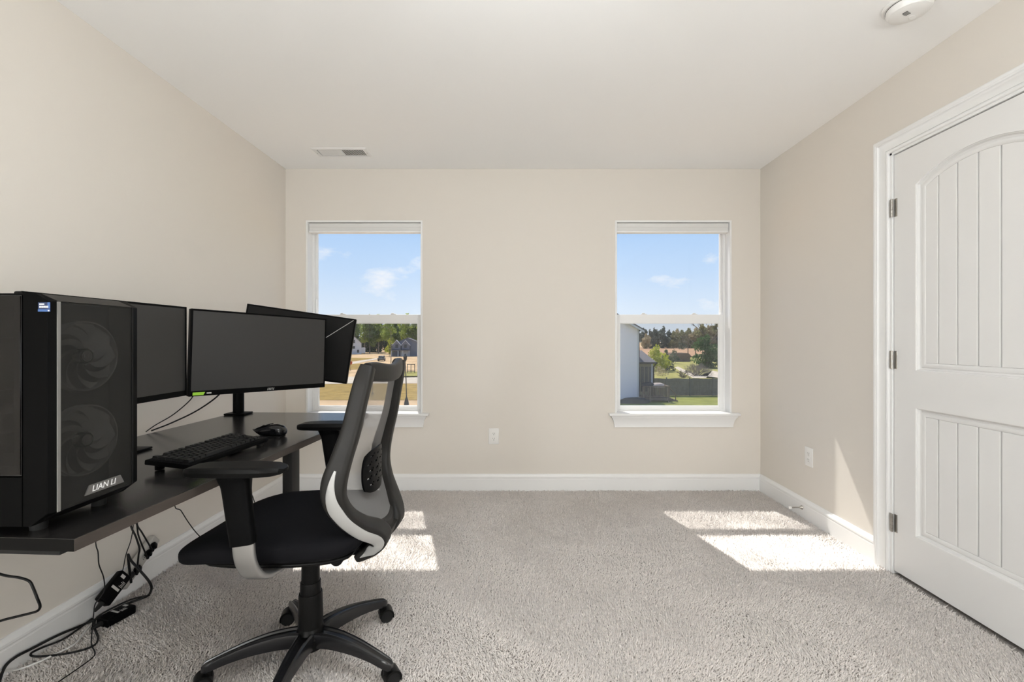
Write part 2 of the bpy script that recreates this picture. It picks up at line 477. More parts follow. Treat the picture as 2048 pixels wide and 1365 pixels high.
STOOL = 0.589
def window(i, x0, x1, where):
    w = thing('window_%d' % i, 'white double hung window %s' % where, None, ((x0 + x1) / 2, YB, STOOL), kind='structure')
    J = 0.014
    b = MB()                                          # jamb boards lining the opening
    b.box(x0, x0 + J, YB - 0.004, YB + 0.082, WZ0, WZ1)
    b.box(x1 - J, x1, YB - 0.004, YB + 0.082, WZ0, WZ1)
    b.box(x0 + J, x1 - J, YB - 0.004, YB + 0.082, WZ1 - J, WZ1)
    b.build('jamb', M_TRIM, w, False, bevel=0.0015, world=True)
    a0, a1, zt = x0 + J, x1 - J, WZ1 - J
    b = MB()                                          # vinyl main frame with its tracks
    ring_xz(b, a0, a1, STOOL, zt, 0.010, 0.010, 0.012, 0.010, YB + 0.074, YB + 0.140)
    for xx in (a0 + 0.010, a1 - 0.010 - 0.004):
        b.box(xx, xx + 0.004, YB + 0.076, YB + 0.081, STOOL, zt)
        b.box(xx, xx + 0.004, YB + 0.109, YB + 0.113, STOOL, zt)
    b.build('window_frame', M_VINYL, w, False, bevel=0.001, world=True)
    # upper sash, outer track
    MR0, MR1 = 1.272, 1.338
    us = MB()
    ring_xz(us, a0 + 0.010, a1 - 0.010, MR0 + 0.004, zt - 0.009, 0.013, 0.013, 0.050, 0.016, YB + 0.113, YB + 0.135)
    us = us.build('upper_sash', M_VINYL, w, False, bevel=0.002, world=True)
    p = MB().box(a0 + 0.022, a1 - 0.022, YB + 0.122, YB + 0.126, MR0 + 0.045, zt - 0.02)
    p = p.build('pane', M_GLASS, None, False); p.location = -Vector(w.location); p.parent = us
    # lower sash, inner track
    ls = MB()
    ring_xz(ls, a0 + 0.010, a1 - 0.010, STOOL + 0.010, MR1, 0.032, 0.032, 0.026, MR1 - MR0, YB + 0.083, YB + 0.109)
    for q in (0.006,):                                # glazing bead
        ring_xz(ls, a0 + 0.040, a1 - 0.040, STOOL + 0.034, MR0 + 0.002, q, q, q, q, YB + 0.087, YB + 0.101)
    ls = ls.build('lower_sash', M_VINYL, w, False, bevel=0.002, world=True)
    p = MB().box(a0 + 0.040, a1 - 0.040, YB + 0.095, YB + 0.099, STOOL + 0.03, MR0 + 0.01)
    p = p.build('pane', M_GLASS, None, False); p.location = -Vector(w.location); p.parent = ls
    for fx in (0.27, 0.73):                           # cam locks on the meeting rail
        lx = a0 + (a1 - a0) * fx
        k = MB().rbox(lx - 0.022, lx + 0.022, YB + 0.086, YB + 0.106, MR1, MR1 + 0.006, 0.002)
        k.rbox(lx - 0.016, lx + 0.006, YB + 0.080, YB + 0.092, MR1 + 0.006, MR1 + 0.012, 0.002)
        k = k.build('sash_lock', M_VINYL, None); k.location = -Vector(w.location); k.parent = ls
    side = a0 + 0.016 if i == 1 else a1 - 0.016      # tilt latch on the visible track
    MB().rbox(side - 0.005, side + 0.005, YB + 0.100, YB + 0.114, 1.355, 1.46, 0.003).build('track_clip', M_VINYL, w, world=True)
    b = MB().box(a0 + 0.02, a1 - 0.02, YB + 0.137, YB + 0.1378, STOOL + 0.014, MR0 + 0.03)
    b.build('insect_screen', M_SCREENMESH, w, False, world=True)
    # stool with horns
    b = MB()
    b.box(x0 - 0.052, x1 + 0.052, YB - 0.046, YB + 0.002, STOOL - 0.020, STOOL)
    b.box(x0, x1, YB, YB + 0.082, STOOL - 0.020, STOOL)
    b.build('window_stool', M_TRIM, w, False, bevel=0.006, world=True, seg=3)
    # apron: a small crown moulding with mitred returns
    rings = []
    for (o_, s_, z) in ((0.036, 0.034, STOOL - 0.019), (0.034, 0.032, STOOL - 0.030), (0.028, 0.024, STOOL - 0.040), (0.020, 0.015, STOOL - 0.060),
                        (0.015, 0.009, STOOL - 0.085), (0.013, 0.007, STOOL - 0.100), (0.014, 0.007, STOOL - 0.108)):
        rings.append([(x0 - s_, YB, z), (x0 - s_, YB - o_, z), (x1 + s_, YB - o_, z), (x1 + s_, YB, z)])
    MB().loft(rings).build('window_apron', M_TRIM, w, True, 30, world=True)
    return w
window(1, *WIN[0], 'on the left behind the monitors')
window(2, *WIN[1], 'on the right overlooking the fence')

def shade(x0, x1, label):
    a0, a1 = x0 + 0.016, x1 - 0.016
    t = thing('window_shade', label, 'window shade', ((a0 + a1) / 2, YB + 0.04, 1.96), group='raised shades in the two windows')
    MB().rbox(a0, a1, YB + 0.012, YB + 0.062, 2.000, 2.031, 0.003).build('headrail', M_SHADE, t, world=True)
    b = MB()
    zs = 1.976
    for k in range(6):                                # folded cells
        z = zs + k * 0.004
        b.box(a0 + 0.002, a1 - 0.002, YB + 0.014 + 0.001 * (k % 2), YB + 0.060 - 0.001 * (k % 2), z, z + 0.0038)
    b.build('folded_fabric', M_SHADE, t, False, world=True)
    MB().rbox(a0, a1, YB + 0.014, YB + 0.060, 1.960, 1.9755, 0.002).build('bottom_rail', M_VINYL, t, world=True)
    c = (a0 + a1) / 2
    MB().rbox(c - 0.022, c + 0.022, YB + 0.006, YB + 0.015, 1.963, 1.970, 0.002).build('pull_tab', M_VINYL, t, world=True)
shade(*WIN[0], 'white cellular shade raised to the top of the left window')
shade(*WIN[1], 'white cellular shade raised to the top of the right window')

# ------------------------------------------------------------------ door in the right wall
def door():
    X0 = XR                                           # wall face; -x is into the room
    d = thing('door_1', 'white two panel arched plank door', None, (X0, 2.206, 0), kind='structure')
    # casing: profile (distance from opening edge, projection), mitred round the opening
    prof = [(0, 0), (0, 0.010), (0.003, 0.0135), (0.009, 0.0145), (0.0125, 0.0125), (0.0135, 0.007), (0.0175, 0.007), (0.0185, 0.0105), (0.034, 0.0125), (0.046, 0.0165), (0.053, 0.022), (0.0545, 0.0255), (0.060, 0.0255), (0.064, 0.028), (0.073, 0.028), (0.078, 0.024), (0.079, 0.012), (0.079, 0)]
    y0, y1, zt = 1.436, 2.226, 2.064
    stations = [(y1, -0.006, 1, 0), (y1, zt, 1, 1), (y0, zt, -1, 1), (y0, -0.006, -1, 0)]
    rings = [[(X0 - pr, y + sy * s, z + sz * s) for s, pr in prof] for (y, z, sy, sz) in stations]
    MB().loft(rings).build('casing', M_TRIM, d, True, 30, world=True)
    b = MB()                                          # jamb
    b.box(X0 - 0.004, X0 + 0.12, 2.213, 2.228, -0.006, 2.064)
    b.box(X0 - 0.004, X0 + 0.12, 1.434, 1.449, -0.006, 2.064)
    b.box(X0 - 0.004, X0 + 0.12, 1.434, 2.228, 2.052, 2.066)
    b.build('jamb', M_TRIM, d, False, bevel=0.001, world=True)
    # slab: Y from E (hinge edge) down to K, face at X0 + 0.004
    E, K, ZB, ZT = 2.209, 1.453, 0.012, 2.048
    xf = X0 + 0.004
    yL, yR = 2.094, 1.552                             # panel edges
    yc = (yL + yR) / 2; hw = (yL - yR) / 2
    up0, ups, rise = 0.998, 1.868, 0.076              # upper panel bottom, spring, arch rise
    lo0, lo1 = 0.225, 0.828
    rad = (hw * hw + rise * rise) / (2 * rise)
    def arch(y, inset=0.0):
        r_ = rad - inset
        return ups + rise - rad + math.sqrt(max(0, r_ * r_ - (y - yc) ** 2))
    NA = 20
    depth = 0.030
    b = MB()
    b.box(xf, xf + depth, yL, E, ZB, ZT)
    b.box(xf, xf + depth, K, yR, ZB, ZT)
    b.box(xf, xf + depth, yR, yL, ZB, lo0)
    b.box(xf, xf + depth, yR, yL, lo1, up0)
    ys = [yR + (yL - yR) * k / NA for k in range(NA + 1)]
    for k in range(NA):
        a_, c_ = ys[k], ys[k + 1]
        vs = [(x, y, z) for x in (xf, xf + depth) for (y, z) in ((a_, arch(a_)), (c_, arch(c_)), (c_, ZT), (a_, ZT))]
        b.add(vs, [(0, 1, 2, 3), (4, 7, 6, 5), (0, 4, 5, 1), (3, 2, 6, 7)])
    b.box(xf + 0.026, xf + 0.034, K, E, ZB, ZT)        # back sheet
    b.build('door_slab', M_DOOR, d, False, world=True)
    # sticking moulding swept round each panel: (inset, depth below face)
    mold = [(0, 0.0), (0.0025, 0.0), (0.0035, 0.005), (0.006, 0.006), (0.010, 0.017), (0.014, 0.019), (0.017, 0.018), (0.020, 0.0145), (0.027, 0.0125), (0.034, 0.0135), (0.0385, 0.0165), (0.040, 0.026)]
    def outline(inset, upper):
        if not upper:
            return [(yL - inset, lo0 + inset), (yL - inset, lo1 - inset), (yR + inset, lo1 - inset), (yR + inset, lo0 + inset)]
        pts = [(yL - inset, up0 + inset)]
        for k in range(NA + 1):
            y = (yL - inset) + ((yR + inset) - (yL - inset)) * k / NA
            pts.append((y, arch(y, inset)))
        pts.append((yR + inset, up0 + inset))
        return pts
    for upper in (True, False):
        rings = [[(xf + dp, y, z) for (y, z) in outline(ins, upper)] for ins, dp in mold]
        MB().loft(rings, caps=False).build('panel_moulding', M_DOOR, d, True, 28, world=True)
    # planks
    pw = 0.0862; g = 0.0030
    for upper in (True, False):
        for k in range(6):
            y0_, y1_ = yc + (k - 3) * pw + g, yc + (k - 2) * pw - g
            lo_lim, hi_lim = yR + 0.038, yL - 0.038
            y0_, y1_ = max(y0_, lo_lim), min(y1_, hi_lim)
            n = 6
            if upper:
                top = [(y0_ + (y1_ - y0_) * q / n, arch(y0_ + (y1_ - y0_) * q / n, 0.039)) for q in range(n + 1)]
                zb = up0 + 0.039
            else:
                top = [(y0_, lo1 - 0.039), (y1_, lo1 - 0.039)]
                zb = lo0 + 0.039
            poly = [(y1_, zb), (y0_, zb)] + top
            b = MB().prism(poly, xf + 0.0160, xf + 0.028, Matrix(((0, 0, 1, 0), (1, 0, 0, 0), (0, 1, 0, 0), (0, 0, 0, 1))))
            b.build('plank', M_DOOR, d, False, bevel=0.0022, world=True)
    # hinges
    for z in (1.790, 1.045, 0.245):
        h = MB()
        h.box(X0 - 0.0065, X0 - 0.004, 2.211, 2.226, z - 0.044, z + 0.044)
        h.box(xf - 0.0025, xf, 2.190, 2.207, z - 0.044, z + 0.044)
        h = h.build('hinge', M_NICKEL, d, False, bevel=0.001, world=True)
        for k in range(5):
            z0 = z - 0.044 + k * 0.0176
            kn = MB().lathe([(0.0001, z0 + 0.0006), (0.0058, z0 + 0.0006), (0.0058, z0 + 0.017), (0.0001, z0 + 0.017)], 14, Matrix.Translation((X0 - 0.008, 2.2095, 0)))
            kn = kn.build('knuckle', M_NICKEL, None); kn.location = -Vector(d.location); kn.parent = h
    # knob (out of the picture to the right)
    b = MB().lathe([(0.0001, 0), (0.032, 0), (0.032, 0.006), (0.012, 0.012), (0.011, 0.035), (0.024, 0.042), (0.028, 0.055), (0.022, 0.066), (0.0001, 0.068)], 28,
                   Matrix.Translation((xf, 1.515, 0.92)) @ Matrix.Rotation(R(-90), 4, 'Y'))
    b.build('door_knob', M_NICKEL, d, world=True)
door()

# ------------------------------------------------------------------ small fittings
def outlet(label, loc, rotz):
    t = thing('wall_outlet', label, 'outlet', loc, (0, 0, rotz))        # local: -y is into the room
    MB().rbox(-0.039, 0.039, -0.0055, 0, -0.060, 0.060, 0.003, 2).build('cover_plate', M_PLATE, t)
    for s in (1, -1):
        zc = s * 0.0195
        ring = [(0.017 * math.cos(a), max(-0.0135, min(0.0135, 0.019 * math.sin(a)))) for a in [2 * math.pi * k / 24 for k in range(24)]]
        r_ = MB().prism(ring, 0.0054, 0.0072, Matrix(((1, 0, 0, 0), (0, 0, -1, 0), (0, 1, 0, zc), (0, 0, 0, 1)))).build('receptacle', M_PLATE, t)
        sl = MB()
        sl.box(-0.0075, -0.0055, -0.0074, -0.006, zc - 0.001, zc + 0.008)
        sl.box(0.0055, 0.0075, -0.0074, -0.006, zc, zc + 0.008)
        sl.lathe([(0.0001, 0), (0.0028, 0), (0.0028, 0.0014), (0.0001, 0.0014)], 12, Matrix.Translation((0, -0.006, zc - 0.0075)) @ Matrix.Rotation(R(90), 4, 'X'))
        sl.build('slots', M_SLOT, r_, False)
    MB().lathe([(0.0001, 0), (0.003, 0), (0.0028, 0.001), (0.0001, 0.0012)], 12, Matrix.Translation((0, -0.0055, 0)) @ Matrix.Rotation(R(90), 4, 'X')).build('screw', M_PLATE, t)
outlet('white duplex outlet on the back wall between the two windows', (-0.176, YB, 0.410), 0)
outlet('white duplex outlet on the right wall above the door stop', (XR, 2.845, 0.402), R(90) * -1)

def doorstop():
    p = Vector((XR - 0.015, 2.894, 0.064))
    t = thing('door_stop', 'small silver spring door stop on the right baseboard', 'door stop', p)
    Mx = Matrix.Rotation(R(-90), 4, 'Y')
    MB().lathe([(0.0001, 0), (0.013, 0), (0.013, 0.003), (0.008, 0.010), (0.005, 0.016), (0.0001, 0.017)], 18, Mx).build('base', M_NICKEL, t)
    MB().tube([(-0.014, 0, 0), (-0.045, 0, 0), (-0.070, 0, -0.002)], 0.0036, 10).build('rod', M_NICKEL, t)
    MB().lathe([(0.0001, 0.068), (0.007, 0.068), (0.0085, 0.074), (0.0085, 0.082), (0.006, 0.086), (0.0001, 0.087)], 18, Matrix.Translation((0, 0, -0.002)) @ Mx).build('rubber_tip', M_PLATE, t)
doorstop()

def vent():
    x0, x1, y0, y1 = -1.395, -1.020, 3.035, 3.185
    t = thing('ceiling_vent', 'white metal ceiling register with two banks of louvers', 'vent', ((x0 + x1) / 2, (y0 + y1) / 2, H))
    b = MB()
    z0, z1 = H - 0.007, H
    fx, fy = 0.036, 0.030
    rings = []
    for (ins, z) in ((0, z1), (0, z1 - 0.002), (0.010, z0), (fx - 0.006, z0), (fx - 0.006, z1 - 0.001)):
        k = ins * fy / fx if ins > 0.01 else ins
        rings.append([(x0 + ins, y0 + k, z), (x1 - ins, y0 + k, z), (x1 - ins, y1 - k, z), (x0 + ins, y1 - k, z)])
    b.loft(rings, caps=False).build('face_frame', M_TRIM, t, False, world=True)
    MB().box(x0 + 0.02, x1 - 0.02, y0 + 0.02, y1 - 0.02, H - 0.0012, H - 0.0004).build('duct_opening', M_SLOT, t, False, world=True)
    xm = (x0 + x1) / 2
    for s, (a_, c_) in ((1, (x0 + fx, xm - 0.006)), (-1, (xm + 0.006, x1 - fx))):
        b = MB()
        for k in range(13):
            x = a_ + (c_ - a_) * (k + 0.5) / 13
            dx = 0.0052 * s
            b.add([(x - dx, y0 + fy, z0), (x + dx, y0 + fy, H - 0.0015), (x + dx, y1 - fy, H - 0.0015), (x - dx, y1 - fy, z0),
                   (x - dx + 0.0012, y0 + fy, z0), (x + dx + 0.0012, y0 + fy, H - 0.0015), (x + dx + 0.0012, y1 - fy, H - 0.0015), (x - dx + 0.0012, y1 - fy, z0)],
                  [(0, 1, 2, 3), (7, 6, 5, 4), (0, 4, 5, 1), (3, 2, 6, 7), (0, 3, 7, 4), (1, 5, 6, 2)])
        b.build('louver_bank', M_TRIM, t, False, world=True)
    MB().box(xm - 0.006, xm + 0.006, y0 + fy, y1 - fy, z0, H - 0.001).build('divider', M_TRIM, t, False, world=True)
    for xx in (x0 + 0.017, x1 - 0.017):
        MB().lathe([(0.0001, 0), (0.004, 0), (0.003, -0.0016), (0.0001, -0.0018)], 12, Matrix.Translation((xx, (y0 + y1) / 2, z0))).build('screw', M_NICKEL, t, world=True)
vent()

def smoke():
    t = thing('smoke_detector', 'round white smoke detector on the ceiling near the door', 'smoke detector', (1.512, 1.735, H), (0, 0, R(25)))
    MB().lathe([(0.0001, 0), (0.083, 0), (0.083, -0.007), (0.078, -0.011), (0.0001, -0.011)], 48).build('mounting_plate', M_PLATE, t)
    MB().lathe([(0.0001, -0.010), (0.071, -0.010), (0.0715, -0.014), (0.0715, -0.026), (0.064, -0.037), (0.050, -0.042), (0.030, -0.0445), (0.0001, -0.045)], 48).build('housing', M_PLATE, t)
    MB().lathe([(0.0718, -0.0125), (0.0724, -0.0125), (0.0724, -0.0145), (0.0718, -0.0145)], 48).build('seam', M_SLOT, t)
    for k in range(4):
        MB().rbox(-0.034 + k * 0.007, -0.031 + k * 0.007, -0.010, 0.010 - 0.002 * abs(k - 1.5), -0.0458, -0.0435, 0.0006, 1).build('sound_slot', M_SLOT, t)
    ov = [(0.024 + 0.016 * math.cos(a), 0.011 * math.sin(a)) for a in [2 * math.pi * k / 28 for k in range(28)]]
    MB().prism(ov, -0.0462, -0.043).build('test_button', M_PLATE, t, bevel=0.001)
smoke()

def lamp(label, loc):
    t = thing('pendant_lamp', label, 'lamp', loc)
    MB().lathe([(0.0001, 0), (0.065, 0), (0.062, -0.012), (0.020, -0.022), (0.0001, -0.022)], 32).build('canopy', M_NICKEL, t)
    MB().tube([(0, 0, -0.02), (0, 0, -0.24)], 0.007, 10).build('stem', M_NICKEL, t)
    MB().lathe([(0.0001, -0.225), (0.030, -0.225), (0.032, -0.245), (0.0001, -0.246)], 24).build('socket_cap', M_NICKEL, t)
    r_ = 0.135
    MB().lathe([(max(0.0001, r_ * math.sin(math.pi * k / 18)), -0.375 + r_ * math.cos(math.pi * k / 18)) for k in range(19)], 32).build('globe', M_LAMP, t)
lamp('white glass globe lamp hanging nearest the desk', (0.05, 0.72, H))
def fill_lamp(label, loc):  # unseen fill light, added to brighten the wall under the desk
    t = thing('fill_lamp', label, 'lamp', loc)
    MB().lathe([(0.0001, 0), (0.15, 0), (0.15, 0.015), (0.02, 0.028), (0.0001, 0.028)], 32).build('lamp_foot', M_NICKEL, t)
    MB().tube([(0, 0, 0.02), (0, 0, 0.80)], 0.011, 12).build('pole', M_NICKEL, t)
    r_ = 0.21
    MB().lathe([(max(0.0001, r_ * math.sin(math.pi * k / 18)), 0.98 + r_ * math.cos(math.pi * k / 18)) for k in range(19)], 32).build('globe', M_FILLLAMP, t)
fill_lamp('unseen fill-light globe on a stand added behind the camera on the door side', (1.38, -1.25, 0))
fill_lamp('unseen fill-light globe on a stand added behind the camera on the desk side', (-1.30, -1.25, 0))

# ------------------------------------------------------------------ desk
DZ = 0.740
DESK_C = Vector((-1.2269, 1.7107, 0)); DESK_R = R(-3.01); DL, DW = 0.779, 0.369
DESK_M = Matrix.Translation(DESK_C) @ Matrix.Rotation(DESK_R, 4, 'Z')
def desk():
    t = thing('desk', 'black wood laminate desk on steel legs along the left wall', 'desk', DESK_C, (0, 0, DESK_R))
    MB().box(-DW, DW, -DL, DL, DZ - 0.026, DZ).build('desktop', M_DESK, t, False, bevel=0.0015)
    MB().box(DW - 0.0002, DW + 0.0008, -DL + 0.0005, DL - 0.0005, DZ - 0.0255, DZ - 0.001).build('edge_band', M_DESKEDGE, t, False)
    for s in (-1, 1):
        MB().box(-DW + 0.0005, DW - 0.0005, s * DL - 0.0006, s * DL + 0.0006, DZ - 0.0255, DZ - 0.0008).build('shaded_end', M_ENDSHADE, t, False)  # same laminate as the top; shade on the ends put into a darker colour
        y = 0.665 if s > 0 else -0.715
        c = MB().rbox(-0.026, 0.026, y - 0.038, y + 0.038, 0.03, DZ - 0.05, 0.004).build('leg', M_STEEL, t)
        MB().rbox(-0.31, 0.27, y - 0.036, y + 0.036, 0.004, 0.034, 0.005).build('foot', M_STEEL, t)
        MB().rbox(-0.30, 0.30, y - 0.030, y + 0.030, DZ - 0.052, DZ - 0.0262, 0.003).build('top_bracket', M_STEEL, t)
    for x in (-0.09, 0.09):
        MB().box(x - 0.02, x + 0.02, -0.64, 0.64, DZ - 0.060, DZ - 0.030).build('crossbar', M_STEEL, t, False, bevel=0.002)
    # small bolted plates under the near end
    MB().box(-0.085, 0.03, -DL + 0.012, -DL + 0.06, DZ - 0.034, DZ - 0.0262).build('end_plate', M_STEEL, t, False, bevel=0.001)
desk()

# ------------------------------------------------------------------ computer tower
def tower():
    X, Y0, Y1 = -0.951, 0.9204, 1.1388
    XB = X - 0.430
    zb, zc, zt, ztop = 0.762, 0.788, 1.225, 1.2406
    t = thing('computer_tower', 'black computer tower with mesh front and two big fans', 'computer', (X - 0.2, (Y0 + Y1) / 2, DZ))
    S = Matrix(((1, 0, 0, 0), (0, 0, 1, 0), (0, 1, 0, 0), (0, 0, 0, 1)))     # (u, v, w) -> (x, z as y...) : u=x, w=y, v=z
    # shell: floor, roof, far side, back
    b = MB()
    b.box(XB, X - 0.060, Y0 + 0.004, Y1 - 0.004, zb, zb + 0.006)
    b.box(XB, X - 0.060, Y0 + 0.002, Y1 - 0.002, ztop - 0.006, ztop)
    b.box(XB, X - 0.060, Y1 - 0.004, Y1, zb, ztop)
    b.box(XB, XB + 0.004, Y0 + 0.004, Y1 - 0.004, zb, ztop)
    b.box(XB, X - 0.062, Y0 + 0.004, Y1 - 0.004, zb, zb + 0.098)             # power supply shroud
    b.build('shell', M_CASE, t, False, bevel=0.0015, world=True)
    # near side: glass panel with black printed border, metal skirt below
    g0, g1 = zb + 0.104, ztop - 0.004
    XS = X - 0.062
    b = MB()
    for (xa, xb, za, zz) in ((XB, XB + 0.03, g0, g1), (XS - 0.016, XS, g0, g1), (XB + 0.03, XS - 0.016, g0, g0 + 0.020), (XB + 0.03, XS - 0.016, g1 - 0.024, g1)):
        b.box(xa, xb, Y0, Y0 + 0.0038, za, zz)
    b.build('glass_border', M_BLACKGLOSS, t, False, world=True)
    MB().box(XB + 0.002, XS - 0.002, Y0 - 0.0012, Y0 - 0.0002, g0 + 0.002, g1 - 0.002).build('side_glass', M_CASEGLASS, t, False, world=True)
    MB().box(XB, XS, Y0, Y0 + 0.004, zb, g0 - 0.003).build('lower_skirt', M_CASE, t, False, bevel=0.001, world=True)
    # inside: graphics card, cooler and pale tubes seen dimly through the glass
    MB().rbox(XB + 0.05, X - 0.16, Y0 + 0.05, Y0 + 0.17, 0.94, 0.985, 0.004).build('graphics_card', M_FANDARK, t, world=True)
    tube = MB()
    tube.tube(spline([(X - 0.085, Y0 + 0.05, 1.165), (X - 0.10, Y0 + 0.045, 1.10), (X - 0.082, Y0 + 0.04, 1.05), (X - 0.10, Y0 + 0.05, 1.02)], 6), 0.010, 10)
    tube.build('cable_sleeve', M_GREYINK, t, world=True)
    MB().rbox(XB + 0.14, X - 0.20, Y0 + 0.06, Y0 + 0.16, 1.03, 1.15, 0.006).build('cpu_cooler', M_FAN, t, world=True)
    # front bezel: side cheeks with chamfered top and bottom, hollow behind the mesh
    prof = [(X - 0.060, zb), (X - 0.044, zb), (X, zc), (X, zt), (X - 0.036, ztop), (X - 0.060, ztop)]
    inner = [(X - 0.060, zb + 0.004), (X - 0.044, zb + 0.004), (X - 0.006, zc + 0.004), (X - 0.006, zt - 0.004), (X - 0.036, ztop - 0.004), (X - 0.060, ztop - 0.004)]
    ch = 0.010
    b = MB()
    def cheek(ya, yb, chamf_at):
        n = len(prof)
        near = [(x - (ch if x > X - 0.03 else 0) * (1 if chamf_at == ya else 0), ya, z) for x, z in prof]
        far = [(x - (ch if x > X - 0.03 else 0) * (1 if chamf_at == yb else 0), yb, z) for x, z in prof]
        b.loft([near, far])
    cheek(Y0, Y0 + 0.013, Y0)
    cheek(Y1 - 0.026, Y1, Y1)
    b.build('front_cheeks', M_CASE, t, False, bevel=0.001, world=True)
    ya, yb = Y0 + 0.013, Y1 - 0.026
    for q in ((0, 1, 2), (3, 4, 5)):
        pts = [prof[i] for i in q]; ins = [inner[i] for i in q]
        b = MB().loft([[(x, ya, z) for x, z in pts + ins[::-1]], [(x, yb, z) for x, z in pts + ins[::-1]]])
        b.build('front_chamfer', M_BLACKSAT, t, False, world=True)
    MB().box(X - 0.0022, X - 0.0008, ya, yb, zc, zt).build('front_mesh', M_CASEMESH, t, False, world=True)
    MB().box(X - 0.062, X - 0.0585, Y0 + 0.004, Y1 - 0.004, zb + 0.004, ztop - 0.004).build('fan_wall', M_FANDARK, t, False, world=True)
    MB().box(X - 0.001, X + 0.0012, Y0 + 0.0105, Y0 + 0.0165, zc, zt - 0.001).build('trim_strip', M_ALU, t, False, world=True)
    MB().box(X - 0.001, X + 0.0008, Y1 - 0.0285, Y1 - 0.0245, zc, zt - 0.001).build('trim_strip', M_FANDARK, t, False, world=True)
    # fans
    for zf in (1.1075, 0.917):
        yf = 1.0245
        fx = X - 0.040
        fan = MB()
        Mf = Matrix.Translation((fx, yf, zf)) @ Matrix.Rotation(R(90), 4, 'Y')
        ro, ri = 0.0795, 0.0765
        prof_ = [(ri, -0.008), (ro, -0.008), (ro, 0.012), (ri, 0.012), (ri, -0.008)]
        fan.lathe(prof_, 48, Mf)
        fo = fan.build('fan', M_FAN, t, world=True)
        for k in range(9):
            bl = MB()
            rows = []
            for i in range(9):
                r_ = 0.020 + (0.0745 - 0.020) * i / 8
                sweep_ = 1.05 * (i / 8) ** 1.2
                wdt = 0.17 + 0.06 * (i / 8)
                th = 2 * math.pi * k / 9 + sweep_
                row = []
                for j in range(5):
                    a_ = th - wdt + 2 * wdt * j / 4
                    row.append(Mf @ Vector((r_ * math.cos(a_), r_ * math.sin(a_), 0.010 - 0.011 * j / 4)))
                rows.append(row)
            bl.loft(rows, caps=False, closed=False)
            bo = bl.build('blade', M_FAN, None); bo.location = -Vector(t.location); bo.parent = fo
        hb = MB().lathe([(0.0001, 0.0125), (0.015, 0.0125), (0.017, 0.0105), (0.017, -0.006), (0.0001, -0.006)], 28, Mf).build('hub', M_FANDARK, None)
        hb.location = -Vector(t.location); hb.parent = fo
        hr = MB().lathe([(0.0112, 0.0127), (0.0122, 0.0127), (0.0122, 0.0134), (0.0112, 0.0134), (0.0112, 0.0127)], 28, Mf)
        for (u0, v0, u1, v1) in ((-0.006, -0.007, -0.003, 0.007), (-0.003, -0.007, 0.003, -0.004), (0.002, -0.003, 0.005, 0.008), (-0.002, 0.002, 0.002, 0.0045)):
            hr.box(u0, u1, v0, v1, 0.0127, 0.0134, Mf)
        hr = hr.build('hub_emblem', M_FAN, None); hr.location = -Vector(t.location); hr.parent = fo
    # name plate
    zp = zc + 0.022
    pl = [(0.9895, zp - 0.009), (1.000, zp + 0.011), (1.078, zp + 0.011), (1.088, zp - 0.009)]
    MB().prism(pl, X - 0.001, X + 0.0014, Matrix(((0, 0, 1, 0), (1, 0, 0, 0), (0, 1, 0, 0), (0, 0, 0, 1)))).build('name_plate', mat('grey_plate', (0.11, 0.105, 0.10), 0.4), t, False, world=True)
    text('lettering', 'LIAN LI', 0.0185, M_WHITEINK, t, Vector((X + 0.0017, 1.0345, zp + 0.001)) - Vector(t.location), (R(90), 0, R(90)), shear=0.2, sx=1.0)
    # blue sticker on the near cheek
    sx0, sx1, sz0, sz1 = X - 0.0280, X - 0.0035, 1.2025, 1.2215
    yk = Y0 - 0.0006
    s_ = MB().box(sx0, sx1, yk, Y0 + 0.0002, sz0, sz1).build('sticker', M_BLUE, t, False, world=True)
    k = MB().box(sx0, sx1, yk - 0.0003, yk, sz0, sz0 + 0.0045)
    k.box(sx1 - 0.005, sx1, yk - 0.0003, yk, sz0 + 0.0065, sz1)
    k = k.build('sticker_band', M_BLUELT, None, False); k.location = -Vector(t.location); k.parent = s_
    k = MB()
    for i in range(5):
        k.box(sx0 + 0.003 + i * 0.0021, sx0 + 0.0044 + i * 0.0021, yk - 0.0005, yk - 0.0001, sz1 - 0.005, sz1 - 0.0022)
    for i in range(7):
        k.box(sx0 + 0.003 + i * 0.0027, sx0 + 0.0048 + i * 0.0027, yk - 0.0005, yk - 0.0001, sz1 - 0.0112, sz1 - 0.0072)
    k.box(sx1 - 0.004, sx1 - 0.001, yk - 0.0005, yk - 0.0001, sz0 + 0.0006, sz0 + 0.0034)
    k = k.build('sticker_print', M_WHITEINK, None, False); k.location = -Vector(t.location); k.parent = s_
    for fx in (X - 0.075, XB + 0.06):
        for fy in (Y0 + 0.045, Y1 - 0.035):
            MB().lathe([(0.0001, DZ), (0.014, DZ), (0.016, zb + 0.002), (0.0001, zb + 0.002)], 18, Matrix.Translation((fx, fy, 0))).build('rubber_foot', M_RUBBER, t, world=True)
tower()

